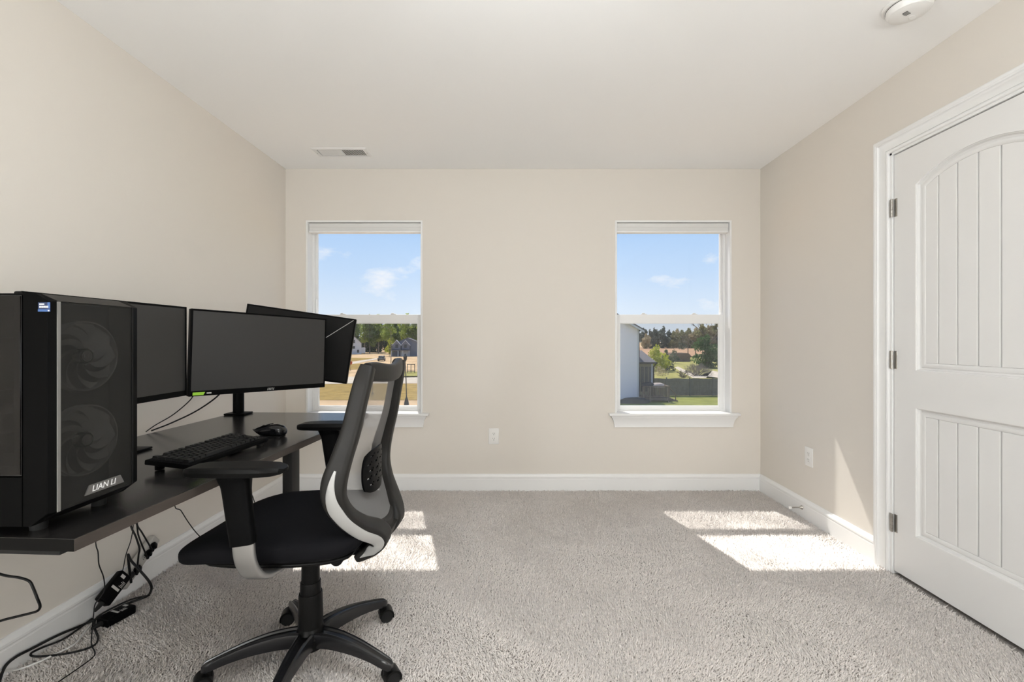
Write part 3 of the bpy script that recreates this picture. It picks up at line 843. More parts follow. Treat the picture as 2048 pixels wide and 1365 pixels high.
# ------------------------------------------------------------------ monitors
def monitor(name, label, center, rot, W=0.612, Hh=0.362, screen=None, chin=0.022):
    """local: x right, z up, screen faces -y"""
    t = thing(name, label, 'monitor', center, rot)
    w, h = W / 2, Hh / 2
    b = MB().rbox(-w, w, 0.0, 0.022, -h, h, 0.004)
    b.build('back_cover', M_BLACKSAT, t)
    rings = []
    for (s_, y) in ((0.86, 0.020), (0.80, 0.040), (0.60, 0.052)):
        rings.append([(-w * s_, y, -h * s_), (w * s_, y, -h * s_), (w * s_, y, h * s_), (-w * s_, y, h * s_)])
    MB().loft(rings).build('rear_housing', M_BLACKSAT, t, False, bevel=0.004)
    bz = 0.008
    b = MB()
    ring_xz(b, -w, w, -h, h, bz, bz, chin, bz, -0.003, 0.001)
    b.build('bezel', M_BLACK, t, False, bevel=0.0012)
    MB().box(-w + bz - 0.001, w - bz + 0.001, -0.0018, 0.0002, -h + chin - 0.001, h - bz + 0.001).build('screen', screen or M_SCREEN, t, False)
    return t, w, h

m1, w, h = monitor('monitor', 'black monitor squared to the left wall, half hidden by the tower', (-1.352, 1.533, 1.097), (0, 0, R(90)))
m2, w, h = monitor('monitor', 'middle black monitor with a green sticker, angled above the keyboard', (-1.176, 2.11, 1.083), (R(0), R(1.6), R(58.9)), W=0.630)
b = MB()                                               # green sticker and maker's mark on the chin
b.prism([(-w + 0.014, -h + 0.004), (-w + 0.014, -h + 0.016), (-w + 0.060, -h + 0.016), (-w + 0.054, -h + 0.004)], -0.0036, -0.0028, Matrix(((1, 0, 0, 0), (0, 0, 1, 0), (0, 1, 0, 0), (0, 0, 0, 1))))
b.build('green_sticker', M_GREEN, m2, False)
MB().box(-w + 0.066, -w + 0.084, -0.0036, -0.0028, -h + 0.008, -h + 0.013).build('sticker_print', M_LABEL, m2, False)
b = MB()
for k in range(5):
    x = 0.008 + k * 0.0068
    b.add([(x, -0.0036, -h + 0.005), (x + 0.003, -0.0036, -h + 0.005), (x + 0.006, -0.0036, -h + 0.016), (x + 0.003, -0.0036, -h + 0.016)], [(0, 1, 2, 3)])
b.build('maker_mark', M_GREYINK, m2, False)
m3, w3, h3 = monitor('monitor', 'rear black monitor tilted askew in front of the left window', (-1.196, 2.455, 1.118), (R(0), R(8.2), R(9)), W=0.566, Hh=0.362, screen=M_SCREEN2, chin=0.010)
MB().tube([(w3 - 0.012, -0.006, h3 - 0.008), (w3 - 0.30, -0.006, h3 - 0.262)], [0.0014, 0.0024], 6).build('reflection_line', M_LABEL, m3)  # pale reflection on the screen, shaped as a thin tube

# stand of the monitor by the tower: foot plate and neck
t = thing('monitor_stand', 'black flat foot and neck holding up the monitor behind the tower', 'stand', (-1.355, 1.57, DZ))
MB().rbox(-0.14, 0.004, -0.11, 0.10, 0.0005, 0.009, 0.003).build('foot_plate', M_BLACK, t)
MB().rbox(-0.085, -0.050, -0.03, 0.03, 0.009, 0.34, 0.005).build('neck', M_BLACK, t)
# pole mount with two arms at the back corner of the desk
PX, PY = -1.505, 2.432
t = thing('monitor_mount', 'black pole mount clamped at the back corner of the desk', 'monitor mount', (PX, PY, DZ))
MB().rbox(-0.055, 0.055, -0.042, 0.042, 0.0005, 0.010, 0.003).build('clamp_plate', M_BLACK, t)
MB().lathe([(0.0001, 0.009), (0.030, 0.009), (0.027, 0.014), (0.026, 0.42), (0.0001, 0.42)], 28).build('pole', M_BLACK, t)
MB().sweep(spline([(0, 0, 0.345, 0.034, 0.028), (0.16, -0.10, 0.345, 0.030, 0.026), (0.262, -0.275, 0.345, 0.030, 0.026)], 5), (0, 0, 1)).build('arm', M_BLACK, t)
MB().sweep(spline([(0, 0, 0.385, 0.034, 0.028), (0.14, 0.10, 0.385, 0.030, 0.026), (0.325, 0.088, 0.385, 0.030, 0.026)], 5), (0, 0, 1)).build('arm', M_BLACK, t)
# ------------------------------------------------------------------ keyboard
def keyboard():
    t = thing('keyboard', 'black tenkeyless keyboard lying on the desk', 'keyboard', (-1.050, 1.556, DZ), (0, 0, R(86)))
    # local: x along the keyboard (typist's right), y away from the typist
    L, D = 0.385, 0.146
    tilt = R(5.0)
    KM = Matrix.Translation((0, -D / 2, 0.010)) @ Matrix.Rotation(tilt, 4, 'X')
    MB().rbox(-L / 2, L / 2, 0, D, 0, 0.016, 0.004, 2, KM).build('case', M_BLACK, t)
    MB().box(-L / 2 + 0.01, L / 2 - 0.01, 0.012, D - 0.008, 0.0155, 0.0165, KM).build('key_plate', M_BLACKSAT, t, False)
    for s in (-1, 1):
        MB().rbox(s * (L / 2 - 0.03) - 0.012, s * (L / 2 - 0.03) + 0.012, D / 2 - 0.032, D / 2 - 0.018, 0.001, 0.020, 0.002).build('flip_foot', M_BLACK, t)
        MB().rbox(s * (L / 2 - 0.03) - 0.012, s * (L / 2 - 0.03) + 0.012, -D / 2 + 0.004, -D / 2 + 0.02, 0.0004, 0.0125, 0.002).build('rubber_foot', M_RUBBER, t)
    U = 0.01905
    cache = {}
    def key(x, row, w):
        if w not in cache:
            k = MB(); a = w * U / 2 - 0.0008
            rings = [[(-a, -0.0088, 0), (a, -0.0088, 0), (a, 0.0088, 0), (-a, 0.0088, 0)],
                     [(-a + 0.0022, -0.0064, 0.0085), (a - 0.0022, -0.0064, 0.0085), (a - 0.0022, 0.0080, 0.0085), (-a + 0.0022, 0.0080, 0.0085)]]
            k.loft(rings)
            me = k.mesh('key', False); me.materials.append(M_KEY); cache[w] = me
        o = bpy.data.objects.new('key', cache[w]); COL.objects.link(o); o.parent = t
        yy = 0.0225 + row * 0.0192 + (0.006 if row == 5 else 0)
        o.location = KM @ Vector((x, yy, 0.0170)); o.rotation_euler = (tilt, 0, 0)
    xs0 = -L / 2 + 0.012
    rows = [[1.25, 1.25, 1.25, 6.25, 1.25, 1.25, 1.25, 1.25], [2.25] + [1] * 10 + [2.75], [1.75] + [1] * 11 + [2.25], [1.5] + [1] * 12 + [1.5], [1] * 13 + [2]]
    for r_, ws in enumerate(rows):
        x = xs0
        for wd in ws:
            key(x + wd * U / 2, r_, wd); x += wd * U
    x = xs0
    for i, wd in enumerate([1] + [1] * 12):
        gap = {1: 1.0, 5: 0.5, 9: 0.5}.get(i, 0)
        x += gap * U
        key(x + U / 2, 5, 1); x += U
    nx = xs0 + 15 * U + 0.005
    for c in range(3):
        for r_ in (0, 3, 4, 5):
            key(nx + (c + 0.5) * U, r_, 1)
    key(nx + 1.5 * U, 1, 1)
keyboard()

# ------------------------------------------------------------------ mouse
def mouse():
    t = thing('computer_mouse', 'black gaming mouse on the desk beyond the keyboard', 'mouse', (-1.030, 1.885, DZ), (0, 0, R(178)))
    # local +x is the front of the mouse
    st = [(-0.062, 0.006, 0.012, 0.022), (-0.058, 0.020, 0.006, 0.032), (-0.045, 0.030, 0.003, 0.043), (-0.025, 0.034, 0.002, 0.050), (0.0, 0.034, 0.002, 0.050),
          (0.020, 0.033, 0.003, 0.045), (0.036, 0.032, 0.006, 0.040), (0.048, 0.029, 0.014, 0.036), (0.060, 0.024, 0.024, 0.033), (0.070, 0.016, 0.029, 0.032)]
    rings = []
    for (x, hw, z0, z1) in st:
        ring = []
        for k in range(20):
            a = 2 * math.pi * k / 20
            c, s_ = math.cos(a), math.sin(a)
            u = math.copysign(abs(c) ** 0.7, c) * hw
            z = (z0 + z1) / 2 + math.copysign(abs(s_) ** 0.8, s_) * (z1 - z0) / 2
            ring.append((x, u, z))
        rings.append(ring)
    MB().loft(rings).build('shell', M_BLACKGLOSS, t, True, 50)
    MB().lathe([(0.0001, -0.004), (0.010, -0.004), (0.0115, 0), (0.010, 0.004), (0.0001, 0.004)], 20, Matrix.Translation((0.030, 0, 0.036)) @ Matrix.Rotation(R(90), 4, 'X')).build('scroll_wheel', M_RUBBER, t)
    for s in (-1, 1):
        MB().sweep(spline([(0.002, s * 0.012, 0.0495, 0.004, 0.016), (0.03, s * 0.014, 0.043, 0.004, 0.020), (0.058, s * 0.011, 0.032, 0.003, 0.016)], 4), (0, 1, 0)).build('button', M_BLACK, t)
    MB().rbox(-0.05, 0.045, -0.022, 0.022, 0.0004, 0.004, 0.001).build('glide_foot', M_RUBBER, t)
mouse()

# ------------------------------------------------------------------ office chair
def chair():
    YC = 1.575
    C0 = Vector((-0.722, YC, 0))
    t = thing('office_chair', 'black mesh-back swivel office chair with silver trim', 'chair', C0)
    B = lambda mb, name, m, **k: mb.build(name, m, t, world=True, **k)
    # base
    hub = MB().lathe([(0.0001, 0.075), (0.046, 0.075), (0.056, 0.090), (0.056, 0.118), (0.044, 0.134), (0.040, 0.150), (0.0001, 0.150)], 32, Matrix.Translation(C0))
    B(hub, 'hub', M_BLACKSAT)
    for k in range(5):
        ang = R(270 + 72 * k + 1.0)
        Mz = Matrix.Translation(C0) @ Matrix.Rotation(ang, 4, 'Z')
        a = MB()
        st = [(0.030, 0.112, 0.052, 0.060), (0.075, 0.117, 0.048, 0.052), (0.13, 0.116, 0.044, 0.047), (0.19, 0.108, 0.038, 0.041), (0.25, 0.094, 0.032, 0.035), (0.292, 0.081, 0.030, 0.032), (0.316, 0.073, 0.028, 0.026), (0.326, 0.070, 0.018, 0.014)]
        rings = []
        for (r_, z, hh, ww) in spline(st, 3):
            # section: flat top with two raised ridges and a shallow channel between
            pr = [(-0.5, -0.5), (-0.54, 0.10), (-0.46, 0.40), (-0.36, 0.5), (-0.26, 0.46), (-0.20, 0.34), (0.20, 0.34), (0.26, 0.46), (0.36, 0.5), (0.46, 0.40), (0.54, 0.10), (0.5, -0.5), (0.42, -0.52), (-0.42, -0.52)]
            rings.append([(r_, u * ww, z + v * hh) for u, v in pr])
        a.loft(rings, M=Mz)
        arm = B(a, 'base_arm', M_BASE, angle=30)
        # caster under the tip
        cs = MB()
        rot = {0: 0.5, 1: 0.9, 2: -0.5, 3: 1.2, 4: 0.2}[k]
        tip = Mz @ Vector((0.305, 0, 0))
        Mc = Matrix.Translation(tip) @ Matrix.Rotation(ang + rot, 4, 'Z')
        st_ = MB().lathe([(0.0001, 0.040), (0.011, 0.040), (0.012, 0.066), (0.0001, 0.066)], 14, Mc)
        hood = []
        for q in range(11):
            a_ = R(-20 + 200 * q / 10)
            hood.append((0.016 + 0.0285 * math.cos(a_), 0.0275 + 0.0285 * math.sin(a_)))
        hood = hood + [(0.016 + 0.022 * math.cos(R(180 - 200 * q / 10)), 0.0275 + 0.022 * math.sin(R(180 - 200 * q / 10))) for q in range(11)]
        st_.prism(hood, -0.024, 0.024, Mc @ Matrix(((1, 0, 0, 0), (0, 0, 1, 0), (0, 1, 0, 0), (0, 0, 0, 1))))
        cas = B(st_, 'caster', M_BLACKSAT, angle=40)
        for s in (-1, 1):
            wh = MB().lathe([(0.0001, s * 0.004), (0.023, s * 0.004), (0.0255, s * 0.007), (0.0255, s * 0.019), (0.022, s * 0.0225), (0.008, s * 0.021), (0.0001, s * 0.021)], 26,
                            Mc @ Matrix.Translation((0.016, 0, 0.0262)) @ Matrix.Rotation(R(90), 4, 'X'))
            wo_ = wh.build('wheel', M_RUBBER, None); wo_.location = -C0; wo_.parent = cas
    # gas lift
    B(MB().lathe([(0.0001, 0.130), (0.041, 0.130), (0.039, 0.255), (0.0375, 0.262), (0.0001, 0.262)], 32, Matrix.Translation(C0)), 'column_sleeve', M_BLACKSAT)
    B(MB().lathe([(0.0001, 0.258), (0.0345, 0.258), (0.0335, 0.298), (0.0325, 0.301), (0.0001, 0.301)], 32, Matrix.Translation(C0)), 'column_collar', M_BLACKSAT)
    B(MB().lathe([(0.0001, 0.290), (0.0300, 0.290), (0.0285, 0.430), (0.0001, 0.430)], 32, Matrix.Translation(C0)), 'gas_lift', M_BLACKSAT)
    # mechanism under the seat
    mch = MB().rbox(-0.86, -0.60, YC - 0.085, YC + 0.085, 0.418, 0.462, 0.012, 3)
    mch.rbox(-0.62, -0.525, YC - 0.055, YC + 0.055, 0.412, 0.448, 0.012, 3)
    B(mch, 'tilt_mechanism', M_BLACKSAT)
    B(MB().tube([(-0.585, YC - 0.12, 0.432), (-0.585, YC + 0.12, 0.432)], 0.021, 18), 'pivot_tube', M_BLACKSAT)
    B(MB().lathe([(0.0001, 0), (0.026, 0), (0.030, 0.010), (0.030, 0.030), (0.020, 0.036), (0.0001, 0.036)], 20, Matrix.Translation((-0.800, YC - 0.03, 0.386))), 'tension_knob', M_RUBBER)
    lv = MB().tube(spline([(-0.68, YC + 0.08, 0.440), (-0.685, YC + 0.18, 0.438), (-0.69, YC + 0.26, 0.445)], 4), 0.006, 8)
    lv.rbox(-0.715, -0.665, YC + 0.25, YC + 0.31, 0.438, 0.452, 0.005)
    B(lv, 'height_lever', M_BLACKSAT)
    # seat cushion
    st = [(-1.040, 0.150, 0.004, 0.486), (-1.037, 0.185, 0.016, 0.486), (-1.027, 0.212, 0.027, 0.486), (-1.005, 0.230, 0.035, 0.488), (-0.965, 0.243, 0.040, 0.496), (-0.90, 0.252, 0.043, 0.505), (-0.80, 0.257, 0.045, 0.508),
          (-0.70, 0.257, 0.045, 0.509), (-0.60, 0.252, 0.044, 0.512), (-0.54, 0.238, 0.041, 0.515), (-0.508, 0.215, 0.034, 0.517), (-0.492, 0.190, 0.022, 0.518), (-0.485, 0.160, 0.006, 0.518)]
    rings = []
    for (x, a_, b_, c_) in spline(st, 2):
        ring = []
        for k in range(40):
            th = 2 * math.pi * k / 40
            ca, sa = math.cos(th), math.sin(th)
            u = math.copysign(abs(ca) ** 0.42, ca) * a_
            w_ = math.copysign(abs(sa) ** 0.62, sa) * b_
            sag = -0.010 * max(0.0, 1 - (u / max(a_, 1e-3)) ** 2) if sa > 0 else 0.0
            ring.append((x, YC + u, c_ + w_ + sag * min(1, b_ / 0.04)))
        rings.append(ring)
    B(MB().loft(rings), 'seat', M_FABRIC, angle=70)
    st = [(-0.955, 0.19, 0.004, 0.462), (-0.93, 0.215, 0.012, 0.463), (-0.80, 0.228, 0.014, 0.463), (-0.62, 0.222, 0.014, 0.466), (-0.535, 0.195, 0.012, 0.470), (-0.515, 0.17, 0.004, 0.472)]
    rings = []
    for (x, a_, b_, c_) in spline(st, 3):
        rings.append([(x, YC + math.copysign(abs(math.cos(2 * math.pi * k / 28)) ** 0.4, math.cos(2 * math.pi * k / 28)) * a_, c_ + math.copysign(abs(math.sin(2 * math.pi * k / 28)) ** 0.6, math.sin(2 * math.pi * k / 28)) * b_) for k in range(28)])
    B(MB().loft(rings), 'seat_pan', M_BLACKSAT, angle=50)
    # arm rests
    for s in (-1, 1):
        ya = YC + s * 0.320
        p = MB()
        prof = [(-0.917, 0.045, 0.768, 0.788), (-0.905, 0.066, 0.767, 0.792), (-0.880, 0.084, 0.767, 0.795), (-0.80, 0.092, 0.767, 0.797), (-0.72, 0.090, 0.768, 0.797), (-0.675, 0.080, 0.770, 0.795), (-0.652, 0.058, 0.774, 0.791), (-0.645, 0.030, 0.777, 0.787)]
        rings = []
        for (x, wd, z0, z1) in prof:
            hw_ = wd / 2; zm = z0 + (z1 - z0) * 0.55
            rings.append([(x, ya - hw_ * 0.80, z1), (x, ya - hw_ * 0.94, z1 - 0.004), (x, ya - hw_, zm), (x, ya - hw_ * 0.9, z0 + 0.003), (x, ya - hw_ * 0.7, z0),
                          (x, ya + hw_ * 0.7, z0), (x, ya + hw_ * 0.9, z0 + 0.003), (x, ya + hw_, zm), (x, ya + hw_ * 0.94, z1 - 0.004), (x, ya + hw_ * 0.80, z1)])
        p.loft(rings)
        B(p, 'arm_pad', M_BLACKSAT, angle=30)
        po = MB().sweep(spline([(-0.787, ya, 0.770, 0.100, 0.046), (-0.786, ya, 0.755, 0.086, 0.042), (-0.783, ya, 0.735, 0.076, 0.038), (-0.774, ya, 0.660, 0.071, 0.036), (-0.762, ya, 0.575, 0.068, 0.036)], 4), (0, 1, 0), 20, 4)
        B(po, 'arm_post', M_BLACK, angle=50)
        sy = lambda d_: ya - s * d_
        br = MB().sweep(spline([(-0.763, sy(0), 0.590, 0.018, 0.060), (-0.760, sy(0.0), 0.545, 0.018, 0.059), (-0.755, sy(0.006), 0.510, 0.019, 0.058), (-0.748, sy(0.026), 0.476, 0.020, 0.056), (-0.740, sy(0.062), 0.457, 0.018, 0.054), (-0.730, sy(0.12), 0.452, 0.012, 0.052), (-0.725, sy(0.20), 0.452, 0.010, 0.052)], 5), (1, 0, 0), 20, 5)
        B(br, 'arm_bracket', M_BRACKET, angle=50)
    # back frame rails (centre line, depth, width), mirrored
    rail = [(-0.462, 0.180, 1.060, 0.044, 0.040), (-0.470, 0.196, 1.020, 0.052, 0.042), (-0.486, 0.206, 0.945, 0.054, 0.042), (-0.502, 0.215, 0.867, 0.056, 0.042), (-0.526, 0.227, 0.785, 0.062, 0.042), (-0.545, 0.234, 0.715, 0.072, 0.043),
            (-0.544, 0.228, 0.660, 0.068, 0.046), (-0.522, 0.203, 0.605, 0.058, 0.052), (-0.490, 0.160, 0.556, 0.058, 0.064), (-0.459, 0.105, 0.517, 0.056, 0.076), (-0.452, 0.082, 0.488, 0.056, 0.080), (-0.478, 0.066, 0.454, 0.050, 0.074), (-0.520, 0.058, 0.424, 0.036, 0.062), (-0.533, 0.056, 0.416, 0.026, 0.056)]
    for s in (-1, 1):
        pts = [(x, YC + s * h_, z, d_, w_) for (x, h_, z, d_, w_) in rail]
        B(MB().sweep(spline(pts, 5), (0, 1, 0), 22, 4.5), 'back_rail', M_CHAIRFRAME, angle=55)
    # silver inlay on the outer face of each rail, from the lumbar bend round the knee
    full = spline([(x, h_, z, d_, w_) for (x, h_, z, d_, w_) in rail], 5)
    k0, k1 = 22, len(full) - 6
    for s in (-1, 1):
        rings = []
        for k in range(k0, k1):
            P_ = [Vector((q[0], YC + s * q[1], q[2])) for q in (full[k - 1], full[k], full[k + 1])]
            T = (P_[2] - P_[0]).normalized()
            S = Vector((0, 1, 0)); S = (S - T * S.dot(T)).normalized(); N = T.cross(S)
            f = (k - k0) / (k1 - 1 - k0)
            wid = full[k][3] * 0.64 * min(1.0, 0.16 + 3.2 * f) * min(1.0, 0.10 + 7.0 * (1 - f))
            off = full[k][4] / 2
            c = P_[1] + S * s * off
            ring = []
            for (u, v) in ((-0.5, -0.004), (-0.5, 0.001), (-0.42, 0.0032), (0.42, 0.0032), (0.5, 0.001), (0.5, -0.004)):
                ring.append(c + N * u * wid + S * s * v)
            rings.append(ring)
        B(MB().loft(rings), 'silver_inlay', M_SILVER, angle=50)
    # top bar, bowed backwards
    bar = [(-0.462, -0.186, 1.044, 0.030, 0.058), (-0.452, -0.14, 1.042, 0.030, 0.062), (-0.441, -0.07, 1.034, 0.030, 0.060), (-0.437, 0, 1.030, 0.030, 0.058), (-0.441, 0.07, 1.034, 0.030, 0.060), (-0.452, 0.14, 1.042, 0.030, 0.062), (-0.462, 0.186, 1.044, 0.030, 0.058)]
    B(MB().sweep(spline([(x, YC + h_, z, d_, w_) for (x, h_, z, d_, w_) in bar], 4), (0, 0, 1), 18, 4), 'top_bar', M_CHAIRFRAME, angle=50)
    # lower yoke joining the rails behind the seat
    yk = MB().sweep(spline([(-0.478, YC - 0.10, 0.512, 0.052, 0.060), (-0.466, YC, 0.500, 0.056, 0.066), (-0.478, YC + 0.10, 0.512, 0.052, 0.060)], 6), (0, 0, 1), 18, 4)
    yk.sweep(spline([(-0.452, YC, 0.505, 0.050, 0.14), (-0.470, YC, 0.462, 0.046, 0.13), (-0.528, YC, 0.420, 0.032, 0.11)], 6), (0, 1, 0), 18, 4)
    B(yk, 'lower_yoke', M_CHAIRFRAME, angle=50)
    # mesh sheet between the rails
    rows = []
    zr = [r_ for r_ in rail[:10]]
    for (x, h_, z, d_, w_) in spline(zr, 3):
        row = []
        for k in range(13):
            u = -1 + 2 * k / 12
            dip = 0.022 * (1 - u * u)
            row.append((x - 0.004 + dip, YC + u * h_, z))
        rows.append(row)
    B(MB().loft(rows, caps=False, closed=False), 'back_mesh', M_MESH, angle=80)
    # slotted lumbar pad behind the mesh
    nu, nv = 28, 24
    holes = set()
    for q, r_ in enumerate((4, 8, 12, 16, 20)):
        for c0 in ((3, 10, 17, 23) if q % 2 else (5, 12, 20)):
            for c in range(c0, min(c0 + 4, nu - 2)): holes.add((r_ + (c - c0) // 3, c))
    V, Fq, idx = [], [], {}
    for layer in (0, 1):
        for j in range(nv + 1):
            for i in range(nu + 1):
                u = -1 + 2 * i / nu; v = -1 + 2 * j / nv
                wdt = 0.102 * (1 - 0.16 * abs(v) ** 3) ; hh = 0.074 * (1 - 0.22 * abs(u) ** 3)
                idx[layer, j, i] = len(V)
                V.append((-0.494 - 0.016 * u * u + 0.004 * v * v + (0.006 if layer else 0), YC + u * wdt, 0.698 + v * hh))
    solid = lambda j, i: 0 <= j < nv and 0 <= i < nu and (j, i) not in holes
    for j in range(nv):
        for i in range(nu):
            if not solid(j, i): continue
            Fq.append((idx[0, j, i], idx[0, j, i + 1], idx[0, j + 1, i + 1], idx[0, j + 1, i]))
            Fq.append((idx[1, j, i], idx[1, j + 1, i], idx[1, j + 1, i + 1], idx[1, j, i + 1]))
            for (dj, di, a_, c_) in ((-1, 0, (j, i), (j, i + 1)), (1, 0, (j + 1, i), (j + 1, i + 1)), (0, -1, (j, i), (j + 1, i)), (0, 1, (j, i + 1), (j + 1, i + 1))):
                if not solid(j + dj, i + di):
                    Fq.append((idx[0, a_[0], a_[1]], idx[0, c_[0], c_[1]], idx[1, c_[0], c_[1]], idx[1, a_[0], a_[1]]))
    B(MB().add(V, Fq), 'lumbar_pad', M_BLACK, angle=40)
chair()

# ------------------------------------------------------------------ power strip, adapters and cords by the left wall
def oriented(p0, p1, face):
    """matrix whose x runs p0 to p1, z points along 'face'"""
    p0, p1 = Vector(p0), Vector(p1)
    x = (p1 - p0).normalized(); z = Vector(face); z = (z - x * z.dot(x)).normalized(); y = z.cross(x)
    return Matrix(((x.x, y.x, z.x, p0.x), (x.y, y.y, z.y, p0.y), (x.z, y.z, z.z, p0.z), (0, 0, 0, 1))), (p1 - p0).length

def local_thing(name, label, cat, p0, p1, face):
    M, L = oriented(p0, p1, face)
    t = thing(name, label, cat)
    t.matrix_world = M
    t.location = M.to_translation(); t.rotation_euler = M.to_euler()
    return t, L

s1 = on_x(312, 1076, -1.722); s0 = on_x(243, 1176, -1.722)
t, L = local_thing('power_strip', 'beige power strip leaning diagonally against the left baseboard', 'power strip', s0, s1, (1, 0, 0.25))
MB().rbox(0, L, -0.024, 0.024, -0.022, 0.010, 0.008, 3).build('strip_body', M_STRIP, t)
MB().box(0.045, 0.065, -0.012, 0.012, 0.008, 0.013).build('rocker_switch', M_SLOT, t, False, bevel=0.002)
for k in range(4):
    x = L - 0.030 - k * 0.036
    r_ = MB().rbox(x - 0.013, x + 0.013, -0.014, 0.014, 0.009, 0.0112, 0.001, 1).build('socket', M_STRIP, t)
    MB().box(x - 0.005, x - 0.003, -0.006, 0.002, 0.0112, 0.0116).box(x + 0.003, x + 0.005, -0.006, 0.002, 0.0112, 0.0116).build('slots', M_SLOT, r_, False)
PS_M = t.matrix_world.copy() if False else oriented(s0, s1, (1, 0, 0.25))[0]

def fl(px, py, z):
    p = on_z(px, py, z)
    return p if p.x > XL + 0.026 else on_x(px, py, XL + 0.026)

def plug_cord(label, pts, r, plug=None, m=None, sub=6, name='power_cable'):
    t = thing(name, label, 'cord', pts[0])
    MB().tube(spline([tuple(p) for p in pts], sub), r, 8).build('cable', m or M_CORD, t, world=True)
    if plug is not None:
        b = MB().rbox(-0.012, 0.012, -0.012, 0.012, 0, 0.028, 0.005, 2, plug)
        b.lathe([(0.0001, 0.026), (0.008, 0.026), (0.005, 0.044), (0.0001, 0.045)], 10, plug)
        b.build('plug', M_BLACK, t, world=True)
    return t

def plug_at(k):
    return PS_M @ Matrix.Translation((L - 0.030 - k * 0.036, 0, 0.0112)) @ Matrix.Rotation(R(-60), 4, 'Y') @ Matrix.Translation((0, 0, 0.002))
Pa, Pb, Pc = plug_at(0), plug_at(1), plug_at(3)
tipof = lambda P: P @ Vector((0, 0, 0.043))
under = lambda x, y: Vector((x, y, DZ - 0.034))
plug_cord('black cord plugged into the topmost socket of the power strip', [Vector((-1.62, 2.06, 0.71)), at(288, 960, 2.0), at(271, 1030, 1.99), at(275, 1052, 1.99), at(284, 1066, 2.03), tipof(Pa)], 0.0032, Pa)
plug_cord('black cord plugged into the second socket of the power strip', [Vector((-1.62, 2.02, 0.71)), at(284, 960, 1.97), at(275, 1030, 1.96), at(275, 1060, 1.97), at(279, 1078, 2.0), tipof(Pb)], 0.0032, Pb)
plug_cord('black cord curving down to the lowest socket of the power strip', [Vector((-1.62, 1.97, 0.71)), at(268, 960, 1.94), at(260, 1040, 1.94), at(272, 1075, 1.94), at(279, 1098, 1.95), at(277, 1112, 1.96), tipof(Pc)], 0.0036, Pc)
plug_cord('thin black cord dropping from the desk behind the hanging adapter', [Vector((-1.62, 1.93, 0.71)), at(272, 960, 1.92), at(267, 1045, 1.92), at(262, 1080, 1.92), at(252, 1110, 1.93), at(247, 1135, 1.94), at(243, 1150, 1.95)], 0.0018)
plug_cord('thin black cord dropping from the desk edge past the left adapter', [Vector((-1.62, 1.72, 0.71)), at(190, 980, 1.74), at(191, 1080, 1.74), at(196, 1105, 1.74), at(198, 1130, 1.75), at(207, 1155, 1.77), at(209, 1180, 1.78), at(200, 1196, 1.77), at(190, 1210, 1.76), fl(187, 1232, 0.012), fl(184, 1262, 0.010), fl(183, 1290, 0.009), fl(190, 1306, 0.008), fl(183, 1318, 0.008), fl(150, 1342, 0.008), fl(112, 1368, 0.008)], 0.0020)
plug_cord('thick black cable looping off the strip down onto the carpet', [tipof(plug_at(4)) , at(256, 1112, 1.93), at(262, 1122, 1.91), at(280, 1142, 1.90), at(297, 1162, 1.91), at(303, 1176, 1.92), at(298, 1190, 1.94), fl(285, 1197, 0.030), fl(250, 1210, 0.022), fl(222, 1224, 0.018), fl(190, 1240, 0.013), fl(160, 1253, 0.012), fl(115, 1272, 0.012), fl(68, 1296, 0.012), fl(30, 1316, 0.012), fl(8, 1338, 0.012), fl(-6, 1380, 0.012)], 0.0048)
plug_cord('black cord curving in a wide loop over the carpet', [fl(300, 1191, 0.010), fl(262, 1200, 0.012), fl(215, 1222, 0.040), fl(192, 1238, 0.022), fl(190, 1258, 0.012), fl(196, 1276, 0.010), fl(190, 1290, 0.010), fl(165, 1301, 0.010), fl(120, 1310, 0.010), fl(72, 1314, 0.010), fl(62, 1308, 0.010), fl(85, 1296, 0.010), fl(125, 1280, 0.010), fl(158, 1258, 0.010), fl(184, 1238, 0.014)], 0.0036)
plug_cord('white cord lying on the carpet along the baseboard', [fl(182, 1250, 0.009), fl(165, 1270, 0.008), fl(148, 1290, 0.008), fl(105, 1312, 0.008), fl(70, 1328, 0.008), fl(35, 1340, 0.008), fl(-10, 1344, 0.008), fl(-60, 1340, 0.008)], 0.0036, m=M_WHITECORD)
plug_cord('black cord hanging in a bent loop under the near end of the desk', [Vector((-1.52, 1.20, DZ - 0.03)), at(-70, 1120, 1.28), at(0, 1149, 1.34), at(38, 1156, 1.36), at(58, 1163, 1.37), at(66, 1176, 1.37), at(74, 1196, 1.37), at(80, 1212, 1.36), at(77, 1221, 1.35), at(66, 1226, 1.34), at(30, 1235, 1.32), at(0, 1243, 1.30), at(-50, 1262, 1.26), Vector((-1.60, 1.15, 0.012))], 0.0036)
plug_cord('black cord running from the desk down behind the chair seat', [under(-1.36, 1.86), at(350, 1005, 1.96), at(362, 1022, 1.98), at(378, 1047, 2.0), at(398, 1072, 2.02), at(430, 1100, 2.05), fl(470, 1130, 0.012)], 0.0020)
plug_cord('thin black cord hanging beside the near armrest post', [under(-1.22, 2.10), at(503, 975, 2.1), at(506, 995, 2.1), at(512, 1012, 2.1), at(522, 1040, 2.1), fl(540, 1150, 0.012)], 0.0020)
mb_ = at(388, 797, 1.87); mt_ = at(446, 790, 1.97)
e1, e2 = on_z(292, 864, DZ + 0.003), on_z(303, 862, DZ + 0.003)
plug_cord('thin black monitor cable slanting to the desk behind the keyboard', [mb_ + Vector((-0.02, 0.01, 0.03)), mb_ + Vector((-0.012, 0.004, 0)), mb_.lerp(e1, 0.4) + Vector((0, 0, -0.008)), mb_.lerp(e1, 0.8), e1], 0.0022, name='monitor_cable')
